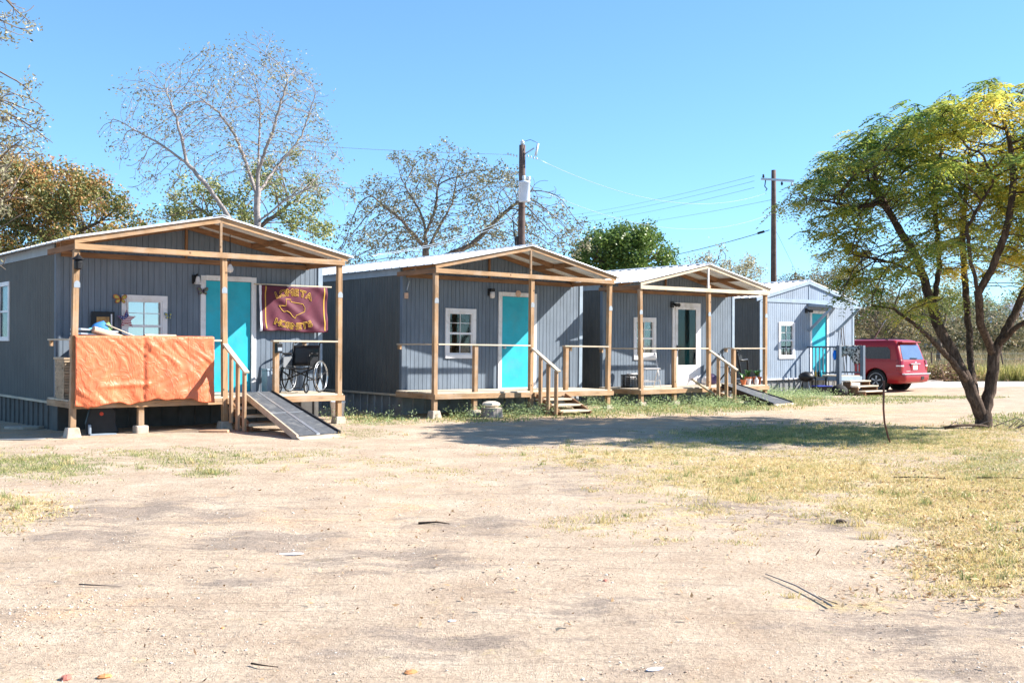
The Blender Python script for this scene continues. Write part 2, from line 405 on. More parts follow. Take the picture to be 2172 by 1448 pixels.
# pebbles
x, y = sample(52000, 4.2, 15, lambda px, py, x, y: np.clip(.12+.5*fbm(x, y, .8), .03, .8), power=1.1)
n = len(x); s = np.exp(rng.normal(math.log(.0036), .42, n)); s = np.clip(s, .002, .011)
base = np.array([(1, 0, 0), (0, 1, 0), (-1, 0, 0), (0, -1, 0), (0, 0, 1), (0, 0, -.6)], float)
a = rng.random(n)*6.28; ca, sa = np.cos(a), np.sin(a)
j = base[None]*(.7+.6*rng.random((n, 6, 1)))
vx = (j[..., 0]*ca[:, None]-j[..., 1]*sa[:, None]); vy = (j[..., 0]*sa[:, None]+j[..., 1]*ca[:, None])
v = np.stack([x[:, None]+vx*s[:, None]*1.2, y[:, None]+vy*s[:, None], gz(x, y)[:, None]+.002+j[..., 2]*s[:, None]*.7], -1).reshape(-1, 3)
ft = np.array([(0, 1, 4), (1, 2, 4), (2, 3, 4), (3, 0, 4), (1, 0, 5), (2, 1, 5), (3, 2, 5), (0, 3, 5)])
f = (ft[None]+np.arange(n)[:, None, None]*6).reshape(-1, 3)
mp = leafmat('pebble_stone', [(0, (.22, .15, .11)), (.3, (.45, .33, .24)), (.6, (.62, .52, .42)), (1, (.78, .74, .68))], 0, .9)
o = npmesh('gravel', v, f, mp, None, [('tint', 'FACE', np.repeat(rng.random(n), 8))])
tag(o, 'fine pale gravel scattered over the bare yard', 'gravel', kind='stuff')

def blades(name, x, y, h, wd, tint, mat, label, cat, lean=.5):
    n = len(x); a = rng.random(n)*6.28; z = gz(x, y)-.003
    l = rng.random(n)*6.28; le = lean*h*rng.random(n)
    dx, dy = np.cos(a)*wd/2, np.sin(a)*wd/2
    mx, my = np.cos(l)*le, np.sin(l)*le
    p0 = np.stack([x-dx, y-dy, z], -1); p1 = np.stack([x+dx, y+dy, z], -1)
    p2 = np.stack([x+dx*.7+mx*.35, y+dy*.7+my*.35, z+h*.55], -1); p3 = np.stack([x-dx*.7+mx*.35, y-dy*.7+my*.35, z+h*.55], -1)
    p4 = np.stack([x+mx, y+my, z+h], -1)
    v = np.stack([p0, p1, p2, p3, p4], 1).reshape(-1, 3); b = np.arange(n)[:, None]*5
    f = np.concatenate([b+np.array([[0, 1, 2]]), b+np.array([[0, 2, 3]]), b+np.array([[3, 2, 4]])])
    o = npmesh(name, v, f, mat, None, [('tint', 'FACE', np.tile(tint, 3))])
    return tag(o, label, cat, kind='stuff')
GM = leafmat('grass_blade', [(0, (.14, .18, .06)), (.3, (.30, .34, .13)), (.55, (.50, .41, .18)), (.8, (.70, .54, .27)), (1, (.78, .64, .40))], .35, .6)
def dlawn(px, py, x, y):
    g = np.maximum(blobs(px, py, GREEN), blobs(px, py, YELLOW)); nz = .5+.26*fbm(x, y, 1.6)+.22*fbm(x+5, y, 6.0)
    return np.clip((g-.25+.75*(nz-.45))*1.1, 0, 1)*(g > .1)*(~in_porch(x, y))
x, y = sample(900000, 6, 19.5, dlawn, power=.9)
px, py = pxof(x, y); gg = blobs(px, py, GREEN); yy = blobs(px, py, YELLOW)
tint = np.clip(.63-.40*gg/(gg+yy+.05)+.17*rng.normal(size=len(x))+.08*fbm(x, y, 1.2), 0, 1)
blades('dry_grass', x, y, (.008+.026*rng.random(len(x))**1.6)*(1+.6*gg), .005+.005*rng.random(len(x)), tint, GM, 'short yellow and green grass growing in patches over the yard', 'grass', 1.3)
def dfar(px, py, x, y): return np.clip(blobs(px, py, GREEN)*1.2+.3*fbm(x, y, 1.5), 0, 1)*(blobs(px, py, GREEN) > .15)*(~in_porch(x, y))
x, y = sample(150000, 19.5, 36, dfar)
blades('verge_grass', x, y, .025+.05*rng.random(len(x))**2, .014+.010*rng.random(len(x)), np.clip(.26+.20*rng.normal(size=len(x)), 0, 1), GM, 'green grass growing along the track in front of the cabins', 'grass', .8)
# taller tufts here and there
tx, ty = sample(1500, 5, 19, lambda px, py, x, y: np.clip(1.1*np.maximum(blobs(px, py, GREEN), blobs(px, py, YELLOW))-.12, 0, 1)*(py < 1300)*(~in_porch(x, y)), power=.9)
sz_ = rng.random(len(tx)); rp_ = 26; x = np.repeat(tx, rp_)+rng.normal(size=len(tx)*rp_)*.022*(1+np.repeat(sz_, rp_)); y = np.repeat(ty, rp_)+rng.normal(size=len(tx)*rp_)*.022
blades('grass_tufts', x, y, (.02+.06*rng.random(len(x)))*(.5+np.repeat(sz_, rp_)), .006+.004*rng.random(len(x)), np.clip(np.repeat(.25+.6*rng.random(len(tx)), rp_)+.08*rng.normal(size=len(x)), 0, 1), GM, 'scattered taller tufts of dry grass across the yard', 'grass', 1.0)
# dead leaves
def litter(n, y0, y1, dens, size, power=1):
    x, y = sample(n, y0, y1, dens, power=power); n = len(x)
    s = size*(.5+rng.random(n)); a = rng.random(n)*6.28; t = rng.normal(size=(n, 2))*.5
    c, d = np.cos(a), np.sin(a); z = gz(x, y)+.008+.012*rng.random(n)
    L = [(-1, 0), (0, -.45), (1, 0), (0, .45)]; P = []
    for u, q in L:
        X = x+(u*c-q*d)*s; Y = y+(u*d+q*c)*s; Z = z+(u*t[:, 0]+q*t[:, 1])*s*.8+abs(u)*s*.2
        P.append(np.stack([X, Y, Z], -1))
    return np.stack(P, 1).reshape(-1, 3), np.arange(n*4).reshape(-1, 4), rng.random(n)
LM = leafmat('dead_leaf', [(0, (.16, .085, .04)), (.4, (.42, .26, .13)), (.75, (.60, .43, .24)), (1, (.74, .62, .44))], .25, .7)
LEAFY = [(2000, 1060, 380, 90, .8), (2100, 1180, 240, 80, .9), (1950, 960, 260, 50, .6), (1600, 1000, 400, 60, .3), (2000, 1270, 200, 35, .7), (1850, 1260, 90, 20, .7), (40, 1090, 110, 40, .7), (1650, 1120, 200, 20, .35), (2080, 905, 120, 22, .9), (1300, 1200, 900, 240, .04)]
v, f, t = litter(70000, 5.2, 20, lambda px, py, x, y: blobs(px, py, LEAFY)*np.clip(.5+.5*fbm(x, y, 1.3), 0, 1), .017, .9)
tag(npmesh('leaf_litter', v, f, LM, None, [('tint', 'FACE', t)]), 'dry brown leaves scattered over the grass below the tree', 'leaf litter', kind='stuff')
v, f, t = litter(9000, 4.2, 17, lambda px, py, x, y: np.clip(.10+.35*fbm(x, y, .9), .04, .7), .009, 1.1)
tag(npmesh('ground_debris', v, f, LM, None, [('tint', 'FACE', t*.55)]), 'small brown bits of twig and leaf strewn over the bare sand', 'debris', kind='stuff')

# weeds along the porches: small leafy stems
def weeds(name, n, dens, h, label, y0=17, y1=34):
    x, y = sample(n, y0, y1, dens); V = []; n = len(x); k = 9
    X = np.repeat(x, k); Y = np.repeat(y, k); H = np.repeat(h*(.4+rng.random(n)), k)
    X = X+rng.normal(size=n*k)*.05; Y = Y+rng.normal(size=n*k)*.05; Z = gz(X, Y)+H*rng.random(n*k)
    return leafquads(name, np.stack([X, Y, Z], -1), .034, .55, np.clip(.35+.22*rng.normal(size=n*k), 0, 1), WM, None, up=.7), label
def leafquads(name, c, size, aspect, tint, mat, parent, up=.5, droop=0., vary=.5):
    n = len(c); d = rng.normal(size=(n, 3)); d[:, 2] = d[:, 2]*.6-droop
    d /= np.linalg.norm(d, axis=1)[:, None]
    q = rng.normal(size=(n, 3)); q[:, 2] += up; q -= d*(q*d).sum(1)[:, None]; q /= np.linalg.norm(q, axis=1)[:, None]
    s = (size*(1-vary/2+vary*rng.random(n)))[:, None]; sd = np.cross(d, q)
    v = np.stack([c-d*s*.5, c+sd*s*aspect*.5, c+d*s*.5, c-sd*s*aspect*.5], 1)
    v[:, 0] += q*s*.08; v[:, 2] += q*s*.08
    return npmesh(name, v.reshape(-1, 3), np.arange(n*4).reshape(-1, 4), mat, parent, [('tint', 'FACE', tint)])
WM = leafmat('weed_leaf', [(0, (.18, .27, .11)), (.5, (.40, .50, .24)), (1, (.60, .64, .38))], .4, .5)
WE = [(1010, 878, 90, 12, 1), (1110, 880, 90, 9, .9), (930, 872, 60, 9, .7), (1260, 868, 120, 10, 1), (1400, 862, 110, 12, 1), (1530, 862, 90, 10, 1), (1650, 838, 70, 12, .9), (1720, 842, 70, 7, .6), (860, 885, 60, 9, .4), (715, 885, 30, 7, .5), (640, 905, 60, 6, .2), (770, 905, 90, 10, .12)]
def dw(px, py, x, y): return blobs(px, py, WE)*np.clip(.5+.6*fbm(x, y, 1.1), 0, 1)*(~in_porch(x, y))
o, l = weeds('green_weeds', 85000, dw, .22, '')
tag(o, 'low green leafy weeds growing along the front of the porches', 'weeds', kind='stuff')

# ---------------------------------------------------------------- cabins
W, PD, RIDGE, ZR = 4.926, 1.411, 2.22, 3.02       # width, porch depth, ridge position, ridge height above the floor
SL = .2125
def zroof(x): return ZR-abs(x-RIDGE)*SL            # top of the roof sheet
def zroof4(x): return 3.10-abs(x-2.46)*.235
def grooved_wall(mb, length, top, z0, holes, to3, pitch=.1016, gw=.010, gd=.009, inward=1):
    """vertical grooved siding: strips along s, each cut by top(s) and by the holes (s0,s1,za,zb)"""
    xs = [(0, 0)]
    s = pitch
    while s < length-.03:
        xs += [(s-gw/2, 0), (s-gw/2+.002, gd), (s+gw/2-.002, gd), (s+gw/2, 0)]; s += pitch
    xs.append((length, 0))
    ex = sorted({h[0] for h in holes} | {h[1] for h in holes})
    for e in ex:
        k = min(range(len(xs)), key=lambda i: abs(xs[i][0]-e)); xs[k] = (e, xs[k][1]) if 0 < k < len(xs)-1 else xs[k]
    xs.sort()
    for (a, da), (b, db) in zip(xs[:-1], xs[1:]):
        if b-a < 1e-5: continue
        mid = (a+b)/2; segs = [(z0, None)]
        hh = [h for h in holes if h[0]-1e-4 < mid < h[1]+1e-4]
        if hh: h = hh[0]; segs = [(z0, h[2]), (h[3], None)]
        for lo, hi in segs:
            ta = top(a) if hi is None else hi; tb = top(b) if hi is None else hi
            mb.add([to3(a, da, lo), to3(b, db, lo), to3(b, db, tb), to3(a, da, ta)], [(0, 1, 2, 3)])
def roof_sheet(parent, ridge, zf, left, right_porch, right_house, yf, yb, sl):
    """ribbed metal sheet, ribs running from ridge to eave"""
    mb = MB(); th = .012
    def prof(y0, y1):
        ys = []; y = y0+.02
        ys.append((y0, 0))
        while y < y1-.06:
            ys += [(y, 0), (y+.012, .02), (y+.034, .02), (y+.046, 0)]; y += .30
        ys.append((y1, 0)); return ys
    def half(xe, y0, y1, sign):
        ys = prof(y0, y1); n = len(ys); vs = []
        for x in (ridge, xe):
            z = zf-abs(x-ridge)*sl
            for y, h in ys: vs.append((x, y, z+h))
        for x in (ridge, xe):
            z = zf-abs(x-ridge)*sl
            for y, h in ys: vs.append((x, y, z+h-th))
        fs = []
        for i in range(n-1):
            fs.append((i, i+1, n+i+1, n+i)); fs.append((2*n+i, 3*n+i, 3*n+i+1, 2*n+i+1))
            fs.append((n+i, n+i+1, 3*n+i+1, 3*n+i))
        fs += [(0, n, 3*n, 2*n), (n-1, 3*n-1, 4*n-1, 2*n-1)]
        mb.add(vs, fs)
    half(left, yf, yb, -1)
    if right_porch == right_house: half(right_house, yf, yb, 1)
    else: half(right_porch, yf, -.002, 1); half(right_house, 0, yb, 1)
    o = mb.build('roof', M['roof'], parent)
    cap = MB()
    for sgn in (-1, 1):
        x1 = ridge+sgn*.13
        cap.add([(ridge, yf-.01, zf+.030), (ridge, yb+.01, zf+.030), (x1, yb+.01, zf+.030-.13*sl), (x1, yf-.01, zf+.030-.13*sl)], [(0, 1, 2, 3)])
    cap.build('ridge_cap', M['roof'], o, solid=.004)
    return o
def window(parent, x0, x1, z0, z1, y=0, blind=True, glass='glass', norm=1):
    """outer size of the white casing on the front wall (facing -y)"""
    c = MB(); t = .09; p = y-.024
    c.box(x0, x1, p, y+.01, z1-t, z1); c.box(x0, x1, p-.008, y+.01, z0, z0+t); c.box(x0, x0+t, p, y+.01, z0+t, z1-t); c.box(x1-t, x1, p, y+.01, z0+t, z1-t)
    root = c.build('window', M['white'], parent, bevel=.003)
    a, b, e, g = x0+t, x1-t, z0+t, z1-t; mz = (e+g)/2
    f = MB(); q = .028
    f.box(a, a+q, y-.012, y+.06, e, g); f.box(b-q, b, y-.012, y+.06, e, g)
    f.box(a+q, b-q, y-.012, y+.06, g-q, g); f.box(a+q, b-q, y-.012, y+.06, e, e+q)
    f.box(a+q, b-q, y-.008, y+.05, mz-.022, mz+.022)
    f.build('sash', M['white'], root)
    m = MB(); xm = (a+b)/2
    m.box(xm-.007, xm+.007, y+.012, y+.022, e+q, mz-.022); m.box(xm-.007, xm+.007, y+.012, y+.022, mz+.022, g-q)
    for zz in ((e+mz)/2, (g+mz)/2):
        m.box(a+q, xm-.007, y+.013, y+.021, zz-.007, zz+.007); m.box(xm+.007, b-q, y+.013, y+.021, zz-.007, zz+.007)
    m.build('muntin', M['white'], root)
    for k, (lo, hi) in enumerate(((e+q, mz-.022), (mz+.022, g-q))):
        gl = MB(); gl.box(a+q, b-q, y+.026, y+.030, lo, hi); gl.build('pane', M[glass], root)
    if blind:
        bl = MB(); zz = e+.02
        while zz < g-.02:
            bl.add([(a+.02, y+.085, zz), (b-.02, y+.085, zz), (b-.02, y+.100, zz+.026), (a+.02, y+.100, zz+.026)], [(0, 1, 2, 3)]); zz += .025
        bl.build('blind', M['blind'], root)
    else:
        cu = MB(); n = 24
        for (s0, s1) in ((a, a+.17), (b-.17, b)):
            for i in range(n):
                u0 = s0+(s1-s0)*i/n; u1 = s0+(s1-s0)*(i+1)/n
                cu.add([(u0, y+.12+.02*math.sin(i*1.6), e), (u1, y+.12+.02*math.sin((i+1)*1.6), e), (u1, y+.12+.02*math.sin((i+1)*1.6), g), (u0, y+.12+.02*math.sin(i*1.6), g)], [(0, 1, 2, 3)])
        cu.build('curtain', M['dark'], root)
    return root
def side_window(parent, y0, y1, z0, z1, x=0):
    c = MB(); t = .08
    for bx in ((y0, y1, z1-t, z1), (y0, y1, z0, z0+t), (y0, y0+t, z0+t, z1-t), (y1-t, y1, z0+t, z1-t)): c.box(x-.024, x+.02, *bx)
    r = c.build('window', M['white'], parent, bevel=.003); mz = (z0+z1)/2
    s = MB(); s.box(x-.012, x+.02, y0+t, y1-t, mz-.02, mz+.02); s.build('sash', M['white'], r)
    g = MB(); g.box(x+.006, x+.012, y0+t, y1-t, z0+t, z1-t); g.build('pane', M['glass'], r)
    b = MB(); b.box(x+.05, x+.055, y0+t, y1-t, mz, z1-t); b.build('blind', M['blind'], r)
def knob(parent, x, z, y=-.0):
    k = MB(); k.lathe([(.028, 0), (.03, .006), (.012, .01), (.012, .035), (.026, .042), (.03, .055), (.02, .068), (.004, .072)], 14, (x, y, z), Matrix.Rotation(R(90), 3, 'X'))
    return k.build('knob', M['steel'], parent, smooth=True)

def skirting(parent, L, zb, mat='skirt', zt=-.10):
    mb = MB()
    def run(p0, p1, n):
        p0 = Vector(p0); p1 = Vector(p1); d = (p1-p0); ln = d.length; d /= ln; nn = Vector((d.y, -d.x, 0))
        xs = []; s = 0
        while s < ln-.3: xs += [(s, 0), (s+.25, 0), (s+.262, .022), (s+.288, .022)]; s += .30
        xs.append((ln, 0))
        for (a, da), (b, db) in zip(xs[:-1], xs[1:]):
            A = p0+d*a+nn*da; B = p0+d*b+nn*db
            mb.add([(A.x, A.y, zb), (B.x, B.y, zb), (B.x, B.y, zt), (A.x, A.y, zt)], [(0, 1, 2, 3)])
    run((.03, L, 0), (.03, .035, 0), 0); run((.03, .035, 0), (W-.03, .035, 0), 0); run((W-.03, .035, 0), (W-.03, L, 0), 0); run((W-.03, L, 0), (.03, L, 0), 0)
    return mb.build('skirting', M[mat], parent)

def rafters(parent, mat, ridge, zf, xl, xr, y, sl, ht=.089, wd=.038, drop=.014, name='rafter'):
    for xe in (xl, xr):
        mb = MB(); a = (ridge, zf-drop); b = (xe, zf-abs(xe-ridge)*sl-drop)
        g = .0015 if xe > ridge else -.0015
        P = [(ridge+g, a[1]), (b[0], b[1]), (b[0], b[1]-ht), (ridge+g, a[1]-ht)]
        mb.add([(p[0], y-wd/2, p[1]) for p in P]+[(p[0], y+wd/2, p[1]) for p in P], [(0, 1, 2, 3), (7, 6, 5, 4), (0, 4, 5, 1), (1, 5, 6, 2), (2, 6, 7, 3), (3, 7, 4, 0)])
        mb.build(name, mat, parent)
POSTX = [-.11, 2.30, 4.53]
def cabin(i, label, L, door='plain', wblind=False, gl='glass', gnd=-.5, rail_left=True, rail_mid=.87, lean=(0, 0, 0), under=(.9,), tint=1):
    root = thing('cabin', label, 'cabin', group='grey blue cabins in a row')
    root.matrix_world = CM[i]
    zr = zroof
    dx0, dx1 = (2.573, 3.452)
    wx0, wx1, wz0, wz1 = (1.062, 1.862, .655, 1.72)
    # walls
    mb = MB(); t = .09
    holes = [(wx0+t, wx1-t, wz0+t, wz1-t), (dx0, dx1, -.02, 2.03)]
    topf = lambda s: zr(s)-.018
    grooved_wall(mb, W, topf, -.09, holes, lambda s, d, z: (s, d, z))
    sh = [(L-3.0, L-2.4, 1.0, 1.95)] if i == 0 else []
    sh = [(2.95, 3.55, 1.0, 1.95)] if i == 0 else []
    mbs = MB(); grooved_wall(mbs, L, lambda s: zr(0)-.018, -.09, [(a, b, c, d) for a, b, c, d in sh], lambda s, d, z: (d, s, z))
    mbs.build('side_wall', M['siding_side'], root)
    grooved_wall(mb, L, lambda s: zr(W)-.018, -.09, [], lambda s, d, z: (W-d, s, z))
    mb.add([(0, L, -.09), (RIDGE, L, -.09), (W, L, -.09), (W, L, zr(W)-.018), (RIDGE, L, ZR-.018), (0, L, zr(0)-.018)], [(0, 1, 4, 5), (1, 2, 3, 4)])
    mb.add([(0.02, .02, -.085), (W-.02, .02, -.085), (W-.02, L-.02, -.085), (0.02, L-.02, -.085)], [(0, 1, 2, 3)])
    mb.build('wall', M['siding'], root)
    rm = MB(); rm.box(.15, W-.15, 1.9, 1.95, -.05, 2.3); rm.box(2.2, 2.25, .15, 1.9, -.05, 2.3); rm.build('interior_wall', M['dark'], root)
    skirting(root, L, gnd-.25, 'skirt_dark' if i == 0 else 'skirt')  # nearest cabin: under-porch shade is in the skirting colour
    # corner boards and long trims
    cb = MB(); cb.box(-.020, .055, -.020, -.0005, -.13, 2.42); cb.box(-.020, -.0005, 0, .07, -.13, 2.42)
    cb.build('corner_board', M['siding'], root)
    cb = MB(); cb.box(W-.075, W+.020, -.020, -.0005, -.13, 2.38); cb.box(W+.0005, W+.020, 0, .07, -.13, 2.38); cb.build('corner_board', M['trim_grey'], root)
    for x, a in ((-.024, 'l'), (W+.002, 'r')):
        e = MB(); z = zr(0 if a == 'l' else W)-.03; e.box(x, x+.022, .071, L, z-.15, z); e.build('eave_trim', M['trim_grey'], root)
    e = MB(); e.box(-.045, -.003, .0, L, -.125, -.085); e.box(W+.003, W+.045, 0, L, -.125, -.085); e.build('drip_board', M['pale_y'], root)
    roof_sheet(root, RIDGE, ZR, -.235, 4.77, W+.06, -PD-.075, L+.12, SL)
    # porch roof timbers
    D, P_ = M['dark_x'], M['pine_x']
    yf = -PD-.019
    rafters(root, M['pine_x'] if i < 2 else M['pale_x'], RIDGE, ZR, -.155, 4.66, yf, SL)
    rafters(root, D, RIDGE, ZR, -.15, 4.64, -PD/2, SL)
    rafters(root, D, RIDGE, ZR, -.02, 4.64, -.040, SL)
    b = MB(); b.box(-.158, 4.603, yf-.019, yf+.019, 2.327, 2.417); b.build('tie_beam', P_ if i < 2 else M['pale_x'], root, bevel=.004)
    b = MB(); b.box(.058, 4.62, -.0590, -.0215, 2.315, 2.40); b.build('ledger', D, root)
    for x in (-.139, 4.584):
        b = MB(); b.box(x-.019, x+.019, -PD+.002, -.022, 2.327, 2.415); b.build('side_beam', M['dark_y'], root)
    b = MB(); b.box(RIDGE-.019, RIDGE+.019, yf-.019, yf+.019, 2.418, ZR-.105); b.build('king_post', M['pine_z'] if i < 2 else M['white'], root)
    b = MB(); b.box(2.17, 2.21, -.058, -.0215, 2.401, 2.905); b.build('king_post', M['dark_z'], root)
    for xx in (1.0, 3.45):
        z = zr(xx)-.0145; b = MB(); b.box(xx-.019, xx+.019, -PD+.003, -PD/2-.021, z-.095, z-.006); b.box(xx-.019, xx+.019, -PD/2+.021, -.061, z-.095, z-.006); b.build('blocking', M['dark_y'], root)
    # posts
    for k, x in enumerate(POSTX):
        b = MB(); ln = lean[k]; z0 = gnd+.11; y0, y1 = -PD, -PD+.089
        xa = x+ln
        vs = [(xa-.0445, y0, z0), (xa+.0445, y0, z0), (xa+.0445, y1, z0), (xa-.0445, y1, z0), (x-.0445, y0, 2.325), (x+.0445, y0, 2.325), (x+.0445, y1, 2.325), (x-.0445, y1, 2.325)]
        if k == 1:
            vs[4:] = [(a, b_, 2.50) for a, b_, c in vs[4:]] if i == 2 else vs[4:]
        b.add(vs, [(3, 2, 1, 0), (4, 5, 6, 7), (0, 1, 5, 4), (1, 2, 6, 5), (2, 3, 7, 6), (3, 0, 4, 7)])
        po = b.build('porch_post', M['pine_z'], root, bevel=.004)
        br = MB(); yy = y0-.004; n = 10
        poly = [(-.047, 1.74), (.047, 1.74), (.047, 1.80)]+[(.045*math.cos(a_), 1.80+.045*math.sin(a_)) for a_ in np.linspace(.1, math.pi-.1, 8)]+[(-.047, 1.80)]
        br.prism([(x_+x, z_) for x_, z_ in poly], .004, Matrix(((1, 0, 0, 0), (0, 0, 1, yy), (0, 1, 0, 0), (0, 0, 0, 1))))
        br.build('metal_cap', M['steel'], po)
        ft = MB(); h = gnd+.11
        a0, a1 = (.125, .085)
        ft.add([(xa-a0, y0+.045-a0, gnd-.12), (xa+a0, y0+.045-a0, gnd-.12), (xa+a0, y0+.045+a0, gnd-.12), (xa-a0, y0+.045+a0, gnd-.12), (xa-a1, y0+.045-a1, h), (xa+a1, y0+.045-a1, h), (xa+a1, y0+.045+a1, h), (xa-a1, y0+.045+a1, h)],
               [(3, 2, 1, 0), (4, 5, 6, 7), (0, 1, 5, 4), (1, 2, 6, 5), (2, 3, 7, 6), (3, 0, 4, 7)])
        ft.build('footing', M['concrete'], po, bevel=.012)
    for x in under:
        b = MB(); b.box(x-.0445, x+.0445, -PD+.002, -PD+.091, gnd+.10, -.135); po = b.build('support_post', M['pine_z'], root)
        ft = MB(); ft.box(x-.10, x+.10, -PD-.06, -PD+.14, gnd-.12, gnd+.10); ft.build('footing', M['concrete'], po, bevel=.02)
    # deck
    d = MB(); y = -PD+.003; k = 0
    while y < -.03:
        e = min(y+.134, -.022); d.box(-.150+.006*math.sin(k*2.3), 4.60+.008*math.sin(k*3.1), y, e, -.033, -.004); y += .140; k += 1
    dk = d.build('deck', M['pale_x'], root, bevel=.003)
    for (a, b_) in ((-.155, 2.255), (2.345, 4.615)):
        r = MB(); r.box(a, b_, -PD-.038, -PD-.001, -.131, -.036); r.build('rim_joist', M['pine_x'], dk, bevel=.003)
    for x in (-.139, 4.59):
        r = MB(); r.box(x-.019, x+.019, -PD+.0, -.022, -.131, -.036); r.build('rim_joist', M['pine_y'], dk)
    j = MB()
    for x in np.arange(.4, 4.5, .41): j.box(x-.019, x+.019, -PD+.092, -.024, -.125, -.035)
    j.build('joist', M['dark_y'], dk)
    # railings
    rl = MB(); rz = .955
    rl.box(-.064, 2.254, -PD-.01, -PD+.1, rz-.03, rz); rt = rl.build('railing', M['pale_x'], root, bevel=.004)
    b = MB(); b.box(rail_mid-.0445, rail_mid+.0445, -PD+.012, -PD+.1, -.003, rz-.031)
    if i > 0: b.build('rail_post', M['pine_z'], rt, bevel=.004)
    rl = MB(); rl.box(3.20, 4.484, -PD-.01, -PD+.1, rz-.03, rz); rt = rl.build('railing', M['pale_x'], root, bevel=.004)
    b = MB(); b.box(3.235, 3.324, -PD+.012, -PD+.1, -.003, rz-.031); b.build('rail_post', M['pine_z'], rt, bevel=.004)
    for x in (-.105, 4.53):
        rl = MB(); rl.box(x-.045, x+.045, -PD+.101, -.022, rz-.03, rz-.002); rt = rl.build('railing', M['pale_y'], root)
        b = MB(); b.box(x-.02, x+.02, -.11, -.0225, rz-.12, rz-.031); b.build('rail_bracket', M['pine_z'], rt)
    # door
    c = MB(); c.box(dx0-.10, dx0-.006, -.026, .012, -.012, 2.12); c.box(dx1+.006, dx1+.10, -.026, .012, -.012, 2.12); c.box(dx0-.006, dx1+.006, -.028, .012, 2.034, 2.125)
    cs = c.build('door_casing', M['white'], root, bevel=.003)
    dm = MB(); dm.box(dx0+.003, dx1-.003, .012, .055, .015, 2.028); dr = dm.build('door', M['turq'], root, bevel=.003)
    th_ = MB(); th_.box(dx0-.005, dx1+.005, -.03, .06, -.012, .012); th_.build('threshold', M['white'] if i else M['steel'], cs)
    kb = knob(dr, dx0+.075, .90, .012)
    if door == 'storm':
        s = MB(); a0, a1 = dx0+.03, dx1-.03; y0, y1 = -.035, -.008
        a0, a1 = dx0+.0, dx1-.0
        s.box(a0, a0+.09, y0, y1, .02, 2.03); s.box(a1-.09, a1, y0, y1, .02, 2.03); s.box(a0+.09, a1-.09, y0, y1, 1.95, 2.03); s.box(a0+.09, a1-.09, y0, y1, .02, .50)
        sd = s.build('storm_door', M['white'], root, bevel=.004)
        g = MB(); g.box(a0+.09, a1-.09, -.024, -.020, .50, 1.95); g.build('pane', M['storm_glass'], sd)
        h = MB(); h.box(a0+.03, a0+.05, y0-.03, y0, .88, 1.02); h.build('handle', M['black'], sd)
    window(root, wx0, wx1, wz0, wz1, 0, wblind, gl)
    if sh: side_window(root, 2.87, 3.63, .92, 2.03)
    return root
M['storm_glass'] = glassmat('storm_door_glass', (.40, .44, .44), .02, .15)
c1 = cabin(0, 'nearest grey cabin with orange sheeting over its porch rail and a maroon banner', 8.0, wblind=True, gl='glass_sky', gnd=-.53, lean=(-.05, .03, 0), under=(.9,))
c2 = cabin(1, 'second grey cabin with an open turquoise door panel porch and short wooden steps', 8.0, gnd=-.46, lean=(0, 0, -.03), under=(.85,))
c3 = cabin(2, 'third grey cabin with a white framed glass storm door and pale roof', 8.0, door='storm', gnd=-.42, lean=(.05, .02, 0), rail_mid=1.08, under=(1.07,))
c1['label'] = 'nearest grey cabin, its porch rail covered by an orange sheet, under a low gable roof'
c2['label'] = 'second grey cabin from the left, with plain turquoise door and bare porch rail'
c3['label'] = 'third grey cabin from the left, with a white glazed storm door and sunlit roof'

